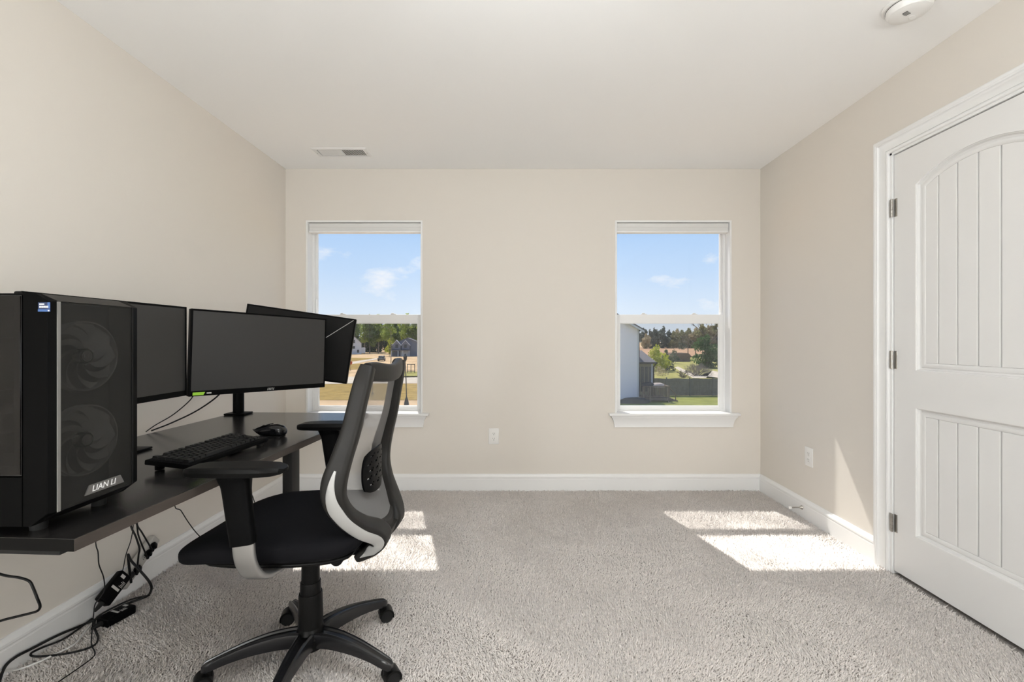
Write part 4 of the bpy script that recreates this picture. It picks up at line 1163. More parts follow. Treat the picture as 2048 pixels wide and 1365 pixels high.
plug_cord('thicker black monitor cable sagging to the desk behind the keyboard', [mt_ + Vector((-0.03, 0.01, 0.03)), mt_ + Vector((-0.02, 0.004, 0)), mt_.lerp(e2, 0.35) + Vector((0, 0, -0.012)), mt_.lerp(e2, 0.72) + Vector((0, 0, -0.010)), e2], 0.0032, name='monitor_cable')

def adapter(label, p0, p1, face, Wd, Th):
    t, L = local_thing('power_adapter', label, 'power adapter', p0, p1, face)
    MB().rbox(0, L, -Wd / 2, Wd / 2, 0, Th, 0.006, 3).build('adapter_body', M_BLACK, t)
    lb = MB().box(L * 0.42, L * 0.50, -Wd * 0.30, Wd * 0.36, Th, Th + 0.0004)
    lb.box(L * 0.80, L * 0.90, -Wd * 0.05, Wd * 0.30, Th, Th + 0.0004)
    for k in range(5):
        lb.box(L * (0.56 + 0.04 * k), L * (0.575 + 0.04 * k), -Wd * 0.36, -Wd * (0.05 + 0.05 * (k % 3)), Th, Th + 0.0004)
    lb.build('print_label', M_LABEL, t, False)
    b = MB().tube([(0.002, 0, Th / 2), (-0.020, 0, Th / 2), (-0.034, 0, Th / 2 - 0.002)], [0.011, 0.008, 0.005], 10)
    b.build('strain_relief', M_RUBBER, t)
    return t
adapter('black power adapter propped against the baseboard below the power strip', on_x(197, 1208, -1.706), on_x(243, 1150, -1.706), (1, 0, 0.35), 0.058, 0.032)
adapter('black power adapter lying flat on the carpet by the baseboard', on_z(203, 1256, 0.004), on_z(262, 1224, 0.004), (0, 0, 1), 0.062, 0.034)

# ------------------------------------------------------------------ outside
G = CAMZ - 6.0                        # ground level below the upper-floor room
E_DRY = mat('dry_grass', srgb(158, 132, 80), 1.0, var=(0.8, 0.25), spec=0)
E_DIRT = mat('tan_dirt', srgb(205, 173, 134), 1.0, var=(0.25, 0.22), spec=0)
E_ROAD = mat('pale_concrete', srgb(203, 188, 168), 1.0, var=(0.6, 0.08), spec=0)
E_LAWN = mat('green_lawn', srgb(138, 140, 76), 1.0, var=(0.9, 0.22), spec=0)
E_OLIVE = mat('olive_grass', srgb(160, 152, 93), 1.0, var=(0.3, 0.25), spec=0)
E_FIELD = mat('red_brown_field', srgb(182, 146, 116), 1.0, var=(0.12, 0.2), spec=0)
E_SIDING = mat('pale_siding', srgb(244, 238, 242), 0.7)
E_WHITE = mat('outdoor_white', srgb(212, 212, 215), 0.7)
E_ROOF = mat('grey_shingle', srgb(114, 110, 112), 0.95, var=(6, 0.2), spec=0.1)
E_DARK = mat('dark_fascia', srgb(49, 46, 44), 0.7)
E_PANE = mat('dark_pane', srgb(66, 71, 74), 0.25)
E_CREAM = mat('cream_panel', srgb(143, 135, 114), 0.8)
E_FENCE = mat('weathered_fence', srgb(107, 105, 101), 0.95, var=(3, 0.2), spec=0.05)
E_DECK = mat('weathered_deck_wood', srgb(122, 107, 95), 0.95, var=(3, 0.2), spec=0.05)
E_TARP = mat('black_tarp', srgb(36, 39, 44), 0.6)
E_TARP2 = mat('beige_cover', srgb(186, 168, 156), 0.8)
E_GREYSIDE = mat('grey_siding', srgb(122, 124, 135), 0.8)
E_CAR = mat('dark_car_paint', srgb(46, 49, 56), 0.3)
E_POLE = mat('grey_pole', srgb(122, 112, 103), 0.8)
E_BARK = mat('grey_bark', srgb(114, 103, 91), 1.0, spec=0)
E_BARKLT = mat('pale_bark', srgb(143, 135, 125), 1.0, spec=0)
E_ORANGE = mat('orange_sign', srgb(190, 91, 47), 0.7)
E_BRICK = mat('brown_roof', srgb(120, 100, 88), 0.95, var=(1, 0.15), spec=0)
def leaf(name, c, v=0.3):
    """thin leaves: part of the light is scattered back, part passes through"""
    m = mat(name, c, 0.9, var=(0.55, v), spec=0.05)
    nt = m.node_tree; n = nt.nodes; l = nt.links
    p = n['Principled BSDF']
    tr = n.new('ShaderNodeBsdfTranslucent'); mx_ = n.new('ShaderNodeMixShader'); mx_.inputs[0].default_value = 0.45
    src = p.inputs['Base Color'].links[0].from_socket
    l.new(src, tr.inputs[0])
    l.new(p.outputs[0], mx_.inputs[1]); l.new(tr.outputs[0], mx_.inputs[2])
    l.new(mx_.outputs[0], n['Material Output'].inputs[0])
    return m
L_SPRING = leaf('spring_green_leaves', srgb(172, 184, 98))
L_MID = leaf('mid_green_leaves', srgb(136, 150, 92))
L_DARK = leaf('dark_green_leaves', srgb(96, 104, 84))
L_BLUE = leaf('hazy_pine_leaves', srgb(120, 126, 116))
L_TAN = leaf('tan_budding_leaves', srgb(186, 172, 136))
L_LIME = leaf('lime_leaves', srgb(186, 190, 72))
L_EVER = leaf('evergreen_leaves', srgb(84, 110, 64))
L_OLIVE = leaf('olive_leaves', srgb(158, 154, 112))

def patch(name, m, pts, dz):
    b = MB().add([(x, y, G + dz) for x, y in pts] + [(x, y, G + dz - 0.02) for x, y in pts], [tuple(range(len(pts)))] + [tuple(range(2 * len(pts) - 1, len(pts) - 1, -1))] + [(i, (i + 1) % len(pts), len(pts) + (i + 1) % len(pts), len(pts) + i) for i in range(len(pts))])
    return struct(b.build(name, m, None, False))
patch('ground', E_DIRT, [(-420, 6), (420, 6), (420, 900), (-420, 900)], 0)
gp = lambda px, py: tuple(on_z(px, py, G)[:2])
patch('ground_grass_verge', E_DRY, [(-60, 44.2), (1.5, 44.2), (1.5, 59), (-22, 61), (-60, 52)], 0.03)
patch('ground_street', E_ROAD, [(-70, 50), (-22, 60.5), (1.5, 62), (1.5, 72), (-20, 73), (-70, 64)], 0.03)
patch('ground_grass_far', E_DRY, [gp(610, 722), gp(690, 716), gp(752, 717), gp(700, 724), gp(640, 738)], 0.03)
patch('ground_grass_lot', E_OLIVE, [gp(806, 744), gp(860, 744), gp(870, 755), gp(806, 756)], 0.03)
patch('ground_grass_strip', E_DRY, [gp(690, 729), gp(760, 727), gp(730, 738), gp(680, 742)], 0.03)
patch('ground_path', E_ROAD, [gp(690, 727), gp(752, 717), gp(757, 719), gp(700, 730)], 0.05)
patch('ground_lawn', E_LAWN, [(1.5, 20), (80, 20), (80, 47.4), (1.5, 47.4)], 0.03)
patch('ground_meadow', E_OLIVE, [(1.5, 47.4), (120, 47.4), (150, 150), (1.5, 150)], 0.03)
patch('ground_driveway', E_ROAD, [gp(1349, 736), gp(1356, 734), gp(1372, 742), gp(1400, 752), gp(1440, 757), gp(1440, 746), gp(1425, 742), gp(1412, 757), gp(1385, 757), gp(1362, 744)], 0.05)
patch('ground_field', E_FIELD, [(1.5, 150), (240, 150), (420, 330), (1.5, 330)], 0.04)

# --- trees
rnd = random.Random(11)
def cloud(blobs, n, size, seed):
    """leaf clusters: small quads scattered on and inside ellipsoids (cx, cy, cz, rx, ry, rz)"""
    rg = np.random.default_rng(seed)
    b = MB()
    tot = sum(q[3] * q[5] for q in blobs)
    for (cx, cy, cz, rx, ry, rz) in blobs:
        k = max(12, int(n * rx * rz / tot))
        d = rg.normal(size=(k, 3)); d /= np.linalg.norm(d, axis=1)[:, None]
        r_ = rg.uniform(0.35, 1.05, k) ** 0.6
        P = d * r_[:, None] * np.array([rx, ry, rz]) + np.array([cx, cy, cz])
        for p in P:
            u = rg.normal(size=3); u /= np.linalg.norm(u)
            w = rg.normal(size=3); w -= u * w.dot(u); w /= np.linalg.norm(w)
            s_ = size * rg.uniform(0.6, 1.3)
            u, w = u * s_, w * s_ * 0.75
            b.add([p - u, p + w * 0.8, p + u, p - w * 0.8], [(0, 1, 2, 3)])
    return b

def crown_blobs(h, w, lo, seed, n=9):
    rg = random.Random(seed)
    out = []
    for k in range(n):
        f = k / (n - 1)
        z = h * (lo + (0.94 - lo) * f)
        rr = w * 0.5 * math.sin(math.pi * min(0.97, 0.22 + 0.72 * f)) ** 0.8
        a = rg.uniform(0, 6.28)
        off = rr * 0.45 * (1 if f < 0.9 else 0.2)
        out.append((off * math.cos(a), off * math.sin(a), z, rr * 0.75, rr * 0.75, h * (0.94 - lo) * 0.20))
    return out

def make_tree(name, label, cat, h, w, lo, lm, bm_, seed, n=700, leaf_size=None, group=None, trunk_r=None):
    t = thing(name, label, cat, group=group)
    tr = trunk_r or h * 0.016
    b = MB()
    rg = random.Random(seed)
    b.tube([(0, 0, -0.2), (rg.uniform(-.1, .1), 0, h * 0.4), (rg.uniform(-.3, .3), 0, h * 0.85)], [tr, tr * 0.8, tr * 0.25], 6)
    for k in range(5):
        z = h * (lo + 0.1 * k); a = rg.uniform(0, 6.28); l = w * 0.3
        b.tube([(0, 0, z), (l * math.cos(a), l * math.sin(a), z + h * 0.12)], [tr * 0.4, tr * 0.12], 5)
    b.build('trunk', bm_, t)
    cloud(crown_blobs(h, w, lo, seed), n, leaf_size or w * 0.075, seed).build('crown', lm, t, False)
    return t

def place(t, px, Y, sc=1.0, dz=0.0, rz=None):
    t.location = ((px - CX) * Y / F, Y, G + dz)
    t.scale = (sc, sc, sc)
    t.rotation_euler = (0, 0, rnd.uniform(0, 6.28) if rz is None else rz)
    return t

def grove(protos, spots, label, group):
    used = [False] * len(protos)
    for i, (k, px, Y, sc) in enumerate(spots):
        if not used[k]:
            o = protos[k]; used[k] = True
        else:
            o = copy_tree(protos[k])
        o['label'] = label[k]; o['group'] = group[k]
        place(o, px, Y, sc)

# wood behind the street lamp (left window)
lab = ['tall spring-green tree in the wood behind the street lamp', 'tall mid-green tree in the wood behind the street lamp', 'tall dark-green tree in the wood behind the street lamp']
grp = ['spring-green wood trees', 'mid-green wood trees', 'dark-green wood trees']
pr = [make_tree('woodland_tree', lab[0], 'tree', 16.0, 7.0, 0.40, L_SPRING, E_BARKLT, 21, 900),
      make_tree('woodland_tree', lab[1], 'tree', 15.5, 7.5, 0.30, L_MID, E_BARKLT, 22, 900),
      make_tree('woodland_tree', lab[2], 'tree', 13.5, 8.5, 0.02, L_DARK, E_BARK, 23, 1300)]
spots = []
for k in range(26):
    spots.append((2, 530 + k * 16.5 + rnd.uniform(-5, 5), 212 + rnd.uniform(-4, 4), rnd.uniform(0.92, 1.02)))
for k in range(23):
    spots.append(((0, 1, 0, 0, 1)[k % 5], 550 + k * 17.5 + rnd.uniform(-5, 5), 190 + rnd.uniform(-6, 6), rnd.uniform(0.88, 1.04)))
grove(pr, spots, lab, grp)
place(make_tree('young_tree', 'small pale green tree beside the grey house', 'tree', 6.0, 3.6, 0.2, L_LIME, E_BARK, 31, 400), 779, 158, 1.0)

# tree line beyond the field (right window)
lab = ['hazy dark pine in the tree line beyond the brown field', 'tan budding tree in the tree line beyond the brown field', 'olive green tree in the tree line beyond the brown field']
grp = ['tree line pines', 'tree line tan trees', 'tree line olive trees']
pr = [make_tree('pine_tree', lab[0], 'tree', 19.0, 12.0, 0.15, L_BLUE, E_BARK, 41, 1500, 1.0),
      make_tree('budding_tree', lab[1], 'tree', 15.0, 12.0, 0.15, L_TAN, E_BARK, 42, 1300, 0.9),
      make_tree('olive_tree', lab[2], 'tree', 16.0, 13.0, 0.12, L_OLIVE, E_BARK, 43, 1300, 0.95)]
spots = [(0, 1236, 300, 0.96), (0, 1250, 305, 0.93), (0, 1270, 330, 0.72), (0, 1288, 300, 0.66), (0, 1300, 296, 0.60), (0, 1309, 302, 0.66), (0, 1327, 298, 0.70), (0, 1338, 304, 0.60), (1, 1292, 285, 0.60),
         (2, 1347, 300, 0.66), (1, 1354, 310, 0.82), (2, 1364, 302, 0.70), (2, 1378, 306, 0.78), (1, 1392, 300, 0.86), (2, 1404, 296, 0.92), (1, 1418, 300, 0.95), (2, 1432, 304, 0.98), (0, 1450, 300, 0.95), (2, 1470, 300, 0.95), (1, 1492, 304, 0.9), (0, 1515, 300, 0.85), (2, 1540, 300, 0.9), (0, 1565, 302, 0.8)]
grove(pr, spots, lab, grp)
place(make_tree('small_pine', 'small dark cone-shaped pine at the far edge of the field', 'tree', 5.6, 4.6, 0.05, L_DARK, E_BARK, 51, 400), 1365, 262, 1.0)
place(make_tree('leafy_shrub', 'bright lime green shrub beyond the fence', 'shrub', 4.6, 4.6, 0.02, L_LIME, E_BARK, 52, 1800, 0.20), 1315, 84, 1.0)
place(make_tree('evergreen_shrub', 'dark evergreen shrub beside the lime green one', 'shrub', 3.8, 2.6, 0.02, L_DARK, E_BARK, 53, 1000, 0.18), 1333, 86, 1.0)
place(make_tree('garden_tree', 'dark small tree in front of the brown roof', 'tree', 3.6, 2.8, 0.1, L_DARK, E_BARK, 54, 400, 0.2), 1347, 112, 0.95)
place(make_tree('evergreen_tree', 'broad green evergreen tree right of the driveway', 'tree', 6.4, 6.6, 0.05, L_EVER, E_BARK, 55, 2600, 0.26), 1413, 94, 1.0)
place(make_tree('round_bush', 'small round dark bush beside the driveway', 'bush', 1.2, 1.1, 0.02, L_DARK, E_BARK, 56, 250, 0.08), 1346, 85, 0.9)
place(make_tree('leafy_shrub', 'pale dry shrub in front of the lime green shrub', 'shrub', 1.6, 3.0, 0.02, L_TAN, E_BARK, 57, 400, 0.11), 1318, 74, 1.0)

# bare branching trees
def branches(b, p, d, l, r_, depth, rg, spread=0.55):
    q = p + d * l
    b.tube([p, (p + q) / 2 + Vector((rg.uniform(-.04, .04), rg.uniform(-.04, .04), rg.uniform(-.02, .06))) * l, q], [r_, r_ * 0.8, r_ * 0.6], 5 if depth > 2 else 4)
    if depth == 0:
        return
    for k in range(rg.choice((2, 3, 3)) if depth > 1 else 3):
        nd = (d + Vector((rg.gauss(0, spread), rg.gauss(0, spread), rg.gauss(0.05, spread * 0.6)))).normalized()
        branches(b, q if k else p.lerp(q, 0.75), nd, l * rg.uniform(0.62, 0.82), r_ * 0.64, depth - 1, rg, spread)
def bare(name, label, cat, px, Y, l, r_, depth, seed, m, n_stems=1, spread=0.55, up=1.0):
    t = thing(name, label, cat)
    rg = random.Random(seed)
    for k in range(n_stems):
        b = MB()
        d = Vector((0, 0, 1)) if n_stems == 1 else Vector((rg.gauss(0, 0.7), rg.gauss(0, 0.7), up)).normalized()
        branches(b, Vector((rg.uniform(-1, 1) * 0.5 * (n_stems > 1), rg.uniform(-1, 1) * 0.5 * (n_stems > 1), -0.1)), d, l, r_, depth, rg, spread)
        b.build('trunk' if n_stems == 1 else 'stem', m, t)
    place(t, px, Y, 1.0, rz=0.3)
bare('bare_tree', 'tall bare branched tree at the right edge of the right window', 'tree', 1416, 126, 4.4, 0.26, 5, 8, E_BARK)
bare('bare_tree', 'bare grey tree rising behind the utility pole', 'tree', 1392, 140, 3.6, 0.22, 5, 9, E_BARK)
bare('brush_heap', 'tangle of bare brown brush beyond the fence', 'brush', 1392, 74, 0.9, 0.055, 4, 12, E_BARKLT, 22, 0.6, 0.8)
bare('brush_heap', 'lower heap of dark dry brush left of the brown brush', 'brush', 1371, 70, 0.55, 0.045, 4, 13, E_BARK, 12, 0.6, 0.6)

# --- neighbour's house with porch and deck (right window)
def laps(b, x0, x1, y, z0, z1, pitch, d=0.02, axis='x'):
    z = z0
    while z < z1 - 1e-3:
        z2 = min(z + pitch, z1)
        b.add([(x0, y - d, z), (x1, y - d, z), (x1, y, z2), (x0, y, z2), (x0, y, z), (x1, y, z)], [(0, 1, 2, 3), (0, 4, 5, 1)])
        z = z2
t = thing('neighbour_house', 'pale lap-sided house at the left of the right window', 'house', (11.75, 43.5, G))
X1, X0, Yh = 11.75, 1.8, 43.5
EZ = CAMZ + 21 * 43.5 / 900
b = MB(); b.box(X0, X1, Yh, Yh + 11, G, EZ); b.prism([(X0, EZ), (X1, EZ), ((X0 + X1) / 2, EZ + 2.9)], Yh, Yh + 11, Matrix(((1, 0, 0, 0), (0, 0, 1, 0), (0, 1, 0, 0), (0, 0, 0, 1))))
b.build('wall', E_SIDING, t, False, world=True)
b = MB(); laps(b, X0, X1 - 0.12, Yh, G + 0.2, EZ, 0.155, 0.03); b.build('siding', E_SIDING, t, False, world=True)
MB().box(X1 - 0.14, X1 + 0.02, Yh - 0.04, Yh + 0.1, G, EZ + 0.2).build('corner_trim', E_WHITE, t, False, world=True)
MB().box(X1 - 0.02, X1 + 0.10, Yh + 0.0, Yh + 0.12, G, EZ).build('downspout', E_DARK, t, False, world=True)
sl = 2.9 / ((X1 - X0) / 2)
for s in (-1, 1):
    xm = (X0 + X1) / 2; xe = xm + s * ((X1 - X0) / 2 + 0.45)
    ze = EZ + 2.9 - sl * abs(xe - xm)
    b = MB().prism([(xm, EZ + 2.95), (xe, ze + 0.05), (xe, ze + 0.20), (xm, EZ + 3.12)], Yh - 0.45, Yh + 11.4, Matrix(((1, 0, 0, 0), (0, 0, 1, 0), (0, 1, 0, 0), (0, 0, 0, 1))))
    b.build('roof', E_ROOF, t, False, world=True)
    b = MB().prism([(xm, EZ + 2.78), (xe, ze - 0.14), (xe, ze + 0.06), (xm, EZ + 2.98)], Yh - 0.48, Yh - 0.42, Matrix(((1, 0, 0, 0), (0, 0, 1, 0), (0, 1, 0, 0), (0, 0, 0, 1))))
    b.build('fascia', E_WHITE, t, False, world=True)
MB().rbox(X1 + 0.10, X1 + 0.48, Yh - 0.46, Yh + 11, EZ - 0.22, EZ - 0.05, 0.03).build('gutter', E_DARK, t, world=True)

t = thing('sunroom', 'low porch room with grey roof behind the pale house', 'porch', (12.9, 45.9, G))
xa, xb, yp = 11.9, 13.75, 45.6
ze = CAMZ - (725 - CY) * yp / F; zr = CAMZ - (701 - CY) * 49 / F
MB().box(xa, xb, yp, yp + 1.6, G, ze).build('wall', E_CREAM, t, False, world=True)
MB().add([(xa, yp - 0.35, ze), (xb + 0.3, yp - 0.35, ze), (xb - 0.2, 49, zr), (xa, 49, zr), (xa, yp - 0.35, ze - 0.12), (xb + 0.3, yp - 0.35, ze - 0.12), (xb - 0.2, 49, zr - 0.12), (xa, 49, zr - 0.12)],
         [(0, 1, 2, 3), (4, 7, 6, 5), (0, 4, 5, 1), (1, 5, 6, 2), (2, 6, 7, 3), (3, 7, 4, 0)]).build('roof', E_ROOF, t, False, world=True)
MB().rbox(xa, xb + 0.35, yp - 0.47, yp - 0.33, ze - 0.15, ze + 0.03, 0.03).build('gutter', E_DARK, t, world=True)
MB().tube([(xb + 0.25, yp - 0.40, ze - 0.1), (xb + 0.06, yp - 0.1, ze - 0.45), (xb + 0.06, yp - 0.1, G + 0.4)], 0.07, 8).build('downspout', E_DARK, t, world=True)
for k in range(4):
    x = xa + 0.25 + k * 0.40
    MB().box(x, x + 0.30, yp - 0.03, yp + 0.01, G + 0.7, ze - 0.45).build('window_pane', E_PANE, t, False, world=True)
MB().box(xb - 0.16, xb + 0.02, yp - 0.06, yp, G, ze - 0.15).build('corner_trim', E_WHITE, t, False, world=True)

t = thing('deck', 'weathered wooden deck with baluster railing beside the pale house', 'deck', (13.1, 43.2, G))
xa, xb, ya, yb = 11.9, 14.45, 42.6, 45.2
dz0 = CAMZ - (797 - CY) * 42.6 / F; dz1 = CAMZ - (774 - CY) * 42.6 / F
MB().box(xa, xb, ya, yb, dz0 - 0.22, dz0).build('platform', E_DECK, t, False, world=True)
for (x, y) in ((xa + 0.05, ya), (12.6, ya), (xb - 0.1, ya), (xb - 0.1, yb - 0.15)):
    MB().box(x - 0.07, x + 0.07, y - 0.07, y + 0.07, G, dz1).build('post', E_DECK, t, False, world=True)
MB().box(xa, xb + 0.05, ya - 0.10, ya + 0.10, dz1, dz1 + 0.06).build('rail_cap', E_DECK, t, False, world=True)
MB().box(xb - 0.20, xb + 0.0, ya, yb, dz1, dz1 + 0.06).build('rail_cap', E_DECK, t, False, world=True)
MB().box(xa, xb, ya - 0.03, ya + 0.03, dz0 + 0.10, dz0 + 0.17).build('lower_rail', E_DECK, t, False, world=True)
for k in range(17):
    x = xa + 0.15 + k * 0.14
    MB().box(x, x + 0.045, ya - 0.025, ya + 0.02, dz0 + 0.12, dz1).build('baluster', E_DECK, t, False, world=True)
b = MB()
for k in range(4):
    b.box(xb + 0.1 + k * 0.22, xb + 0.34 + k * 0.22, 43.2, 44.2, G, dz0 - 0.08 * k - 0.05)
b.build('steps', E_DECK, t, False, world=True)
MB().tube([(xb + 0.1, 43.2, dz1 - 0.1), (xb + 0.75, 43.2, dz1 - 0.75), (xb + 0.78, 43.2, G)], 0.05, 6).build('stair_rail', E_DECK, t, world=True)

def lump(name, label, cat, c, r3, m, seed):
    rg = random.Random(seed)
    t = thing(name, label, cat, c)
    rings = []
    for j in range(7):
        f = j / 6; z = r3[2] * math.sin(f * math.pi / 2)
        rr = max(0.02, math.cos(f * math.pi / 2) ** 0.7)
        rings.append([(r3[0] * rr * math.cos(a) * rg.uniform(0.85, 1.1), r3[1] * rr * math.sin(a) * rg.uniform(0.85, 1.1), z * rg.uniform(0.92, 1.05)) for a in [2 * math.pi * k / 16 for k in range(16)]])
    MB().loft(rings).build('cover', m, t)
    b = MB()
    for (x, y) in ((-.5, -.5), (.5, -.5), (-.5, .5), (.5, .5)):
        b.box(r3[0] * x - 0.03, r3[0] * x + 0.03, r3[1] * y - 0.03, r3[1] * y + 0.03, -max(0.05, c[2] - dz0), 0.05)
    b.build('legs', E_DARK, t, False)
lump('covered_grill', 'black covered grill on the deck', 'grill', (12.7, 43.6, dz1 - 0.15), (0.75, 0.35, 0.50), E_TARP, 1)
lump('covered_table', 'pale covered table on the deck', 'table', (13.65, 43.7, dz1 - 0.15), (0.75, 0.5, 0.42), E_TARP2, 2)
lump('covered_woodpile', 'dark tarp-covered heap at the foot of the pale house', 'tarp', (10.9, 41.9, G + 0.05), (1.5, 0.5, 0.55), E_TARP, 3)

t = thing('wooden_fence', 'weathered grey privacy fence across the back lawn', 'fence', (20, 47.4, G))
fz = 1.86
b = MB()
x = 13.3
while x < 34:
    b.box(x, x + 0.138, 47.40, 47.42, G + 0.05, G + fz + 0.03 * math.sin(x * 3.1)); x += 0.150
b.build('pickets', E_FENCE, t, False, world=True)
for k in range(9):
    MB().box(13.3 + k * 2.44 - 0.05, 13.3 + k * 2.44 + 0.05, 47.30, 47.40, G, G + fz + 0.12).build('post', E_FENCE, t, False, world=True)
for z in (0.35, 0.95, 1.55):
    MB().box(13.3, 34, 47.35, 47.40, G + z, G + z + 0.09).build('rail', E_FENCE, t, False, world=True)

t = thing('utility_pole', 'thin wooden utility pole standing before the tree line', 'pole', (0, 0, 0))
p = on_z(1376, 712, G); t.location = p
MB().tube([(0, 0, -0.2), (0, 0, 8.6)], [0.16, 0.12], 8).build('shaft', E_BARK, t)
MB().box(-1.0, 1.0, -0.06, 0.06, 7.9, 8.05).build('crossarm', E_BARK, t, False)
t = thing('far_house', 'low brown-roofed house half hidden behind brush', 'house', (*on_z(1364, 724, G)[:2], G))
MB().box(-2.6, 2.2, 0, 5, 0, 1.3).build('wall', E_BRICK, t, False)
MB().prism([(-3.0, 1.2), (2.6, 1.2), (1.6, 2.3), (-2.0, 2.3)], -0.4, 5.4, Matrix(((1, 0, 0, 0), (0, 0, 1, 0), (0, 1, 0, 0), (0, 0, 0, 1)))).build('roof', E_BRICK, t, False)
MB().box(-1.6, -0.6, -0.05, 0.02, 0.4, 1.0).build('window_pane', E_PANE, t, False)

# --- left window: houses, street lamps, car
def gable_house(name, label, px, py, width, wall_h, peak, depth, wm, rm, extra, rz=0.0):
    t = thing(name, label, 'house', (*on_z(px, py, G)[:2], G), (0, 0, rz))
    w2 = width / 2
    Mg = Matrix(((1, 0, 0, 0), (0, 0, 1, 0), (0, 1, 0, 0), (0, 0, 0, 1)))
    MB().prism([(-w2, 0), (w2, 0), (w2, wall_h), (0, peak), (-w2, wall_h)], 0, depth, Mg).build('wall', wm, t, False)
    for s in (-1, 1):
        MB().prism([(0, peak + 0.02), (s * (w2 + 0.4), wall_h - 0.35), (s * (w2 + 0.4), wall_h - 0.15), (0, peak + 0.25)], -0.35, depth + 0.3, Mg).build('roof', rm, t, False)
    for (x, z, ww, hh) in extra:
        MB().box(x - ww / 2, x + ww / 2, -0.06, 0.02, z, z + hh).build('window_pane', E_PANE, t, False)
    return t, Mg
t, Mg = gable_house('white_house', 'tall white gabled house left of the wood', 706, 709, 6.4, 4.4, 7.6, 9, E_WHITE, E_ROOF, [(0.3, 4.4, 0.9, 1.3), (0.3, 2.2, 0.9, 1.1), (-1.8, 1.8, 0.8, 1.2), (1.9, 0.6, 0.8, 1.2)], R(20))
MB().box(3.2, 4.7, 0.5, 3.2, 0.4, 2.6).build('porch', E_WHITE, t, False)
t, Mg = gable_house('grey_house', 'grey two-storey house with twin front gables', 815, 713, 11.0, 4.2, 6.3, 9, E_GREYSIDE, E_ROOF, [], R(8))
for gx in (-3.6, -0.6):
    MB().prism([(gx - 1.35, 2.4), (gx + 1.35, 2.4), (gx + 1.35, 4.0), (gx, 5.5), (gx - 1.35, 4.0)], -1.0, 0.1, Mg).build('gable', E_GREYSIDE, t, False)
    for s in (-1, 1):
        MB().prism([(gx, 5.5), (gx + s * 1.6, 3.75), (gx + s * 1.6, 3.95), (gx, 5.75)], -1.3, 0.2, Mg).build('gable_trim', E_WHITE, t, False)
    MB().box(gx - 0.45, gx + 0.45, -1.06, -0.98, 3.0, 4.2).build('window_pane', E_PANE, t, False)
MB().box(-5.4, 0.9, -2.2, 0, 2.0, 2.35).build('porch_roof', E_ROOF, t, False)
for px_ in (-5.2, -3.0, -1.4, 0.7):
    MB().box(px_ - 0.12, px_ + 0.12, -2.1, -1.9, 0, 2.0).build('porch_post', E_WHITE, t, False)
MB().box(-2.4, 0.2, -0.06, 0.02, 0, 1.9).build('garage_door', E_WHITE, t, False)
MB().box(3.9, 4.7, -0.06, 0.02, 3.0, 4.0).build('window_pane', E_PANE, t, False)

t = thing('street_lamp', 'tall grey street lamp with curved arm before the wood', 'street lamp', (*on_z(782, 727, G)[:2], G))
MB().tube([(0, 0, 0), (0, 0, 8.0)], [0.11, 0.075], 8).build('pole', E_POLE, t)
MB().tube(spline([(0, 0, 7.9), (-0.4, 0, 8.5), (-1.0, 0, 8.95), (-1.7, 0, 9.1)], 5), 0.05, 6).build('arm', E_POLE, t)
MB().rbox(-2.3, -1.6, -0.12, 0.12, 9.02, 9.16, 0.04).build('lamp_head', E_POLE, t)
t = thing('garden_lamp_post', 'dark lamp post with flared base near the curb', 'lamp post', (*on_z(813, 810, G)[:2], G))
MB().lathe([(0.0001, 0), (0.24, 0), (0.20, 0.25), (0.10, 0.60), (0.055, 0.75), (0.0001, 0.76)], 14).build('base', E_DARK, t)
MB().tube([(0, 0, 0.7), (-0.05, 0, 2.4), (-0.12, 0, 4.0)], [0.050, 0.045, 0.04], 8).build('pole', E_DARK, t)
MB().lathe([(0.0001, 3.95), (0.07, 3.97), (0.15, 4.15), (0.18, 4.45), (0.05, 4.62), (0.0001, 4.7)], 12, Matrix.Translation((-0.12, 0, 0))).build('lantern', E_DARK, t)
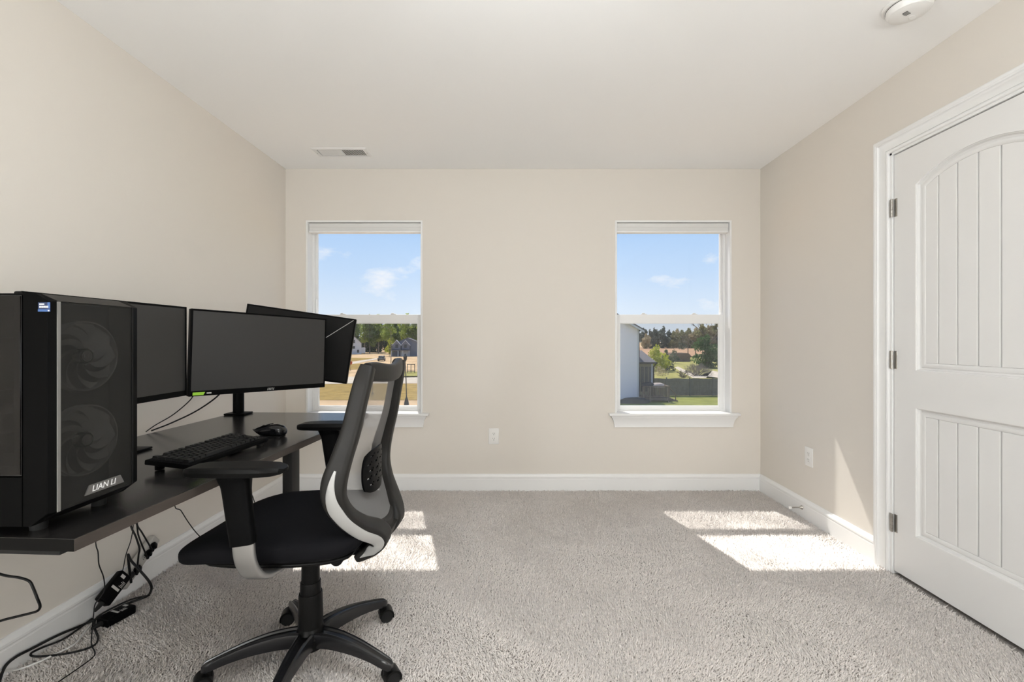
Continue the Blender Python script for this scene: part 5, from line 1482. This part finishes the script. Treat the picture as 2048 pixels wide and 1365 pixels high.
t = thing('lamp_post', 'thin lamp post seen through the chair mesh', 'lamp post', (*on_z(745, 790, G)[:2], G))
MB().lathe([(0.0001, 0), (0.18, 0), (0.15, 0.12), (0.05, 0.30), (0.0001, 0.31)], 12).build('base', E_DARK, t)
MB().tube([(0, 0, 0.28), (-0.03, 0, 3.0)], [0.045, 0.035], 8).build('pole', E_POLE, t)
MB().lathe([(0.0001, 2.95), (0.10, 3.1), (0.13, 3.35), (0.0001, 3.5)], 10, Matrix.Translation((-0.03, 0, 0))).build('lantern', E_DARK, t)

t = thing('car', 'small dark car on the far dirt road', 'car', (*on_z(762, 723, G)[:2], G), (0, 0, R(12)))
MB().rbox(-0.92, 0.92, 0, 4.2, 0.30, 0.85, 0.12, 3).build('body', E_CAR, t)
MB().rbox(-0.78, 0.78, 0.9, 3.6, 0.80, 1.42, 0.18, 3).build('cabin', E_PANE, t)
for x in (-0.82, 0.82):
    for y in (0.8, 3.3):
        MB().lathe([(0.0001, -0.1), (0.33, -0.1), (0.33, 0.1), (0.0001, 0.1)], 16, Matrix.Translation((x, y, 0.33)) @ Matrix.Rotation(R(90), 4, 'Y')).build('wheel', M_RUBBER, t)
t = thing('timber_frame', 'open timber frame standing on the dirt lot', 'frame', (*on_z(822, 746, G)[:2], G))
for x in (-0.65, 0.0, 0.65):
    MB().box(x - 0.05, x + 0.05, -0.05, 0.05, 0, 1.5).build('upright', E_DARK, t, False)
for z in (0.25, 1.45):
    MB().box(-0.72, 0.72, -0.06, 0.06, z, z + 0.1).build('beam', E_DARK, t, False)
t = thing('road_sign', 'round orange road sign beside the tilted monitor', 'sign', (*on_z(701, 742, G)[:2], G))
MB().tube([(0, 0.04, 0), (0, 0.04, 1.9)], 0.035, 6).build('post', E_DARK, t)
MB().lathe([(0.0001, 0), (0.36, 0), (0.36, 0.03), (0.0001, 0.03)], 20, Matrix.Translation((0, 0.0, 1.5)) @ Matrix.Rotation(R(90), 4, 'X')).build('sign_plate', E_ORANGE, t)
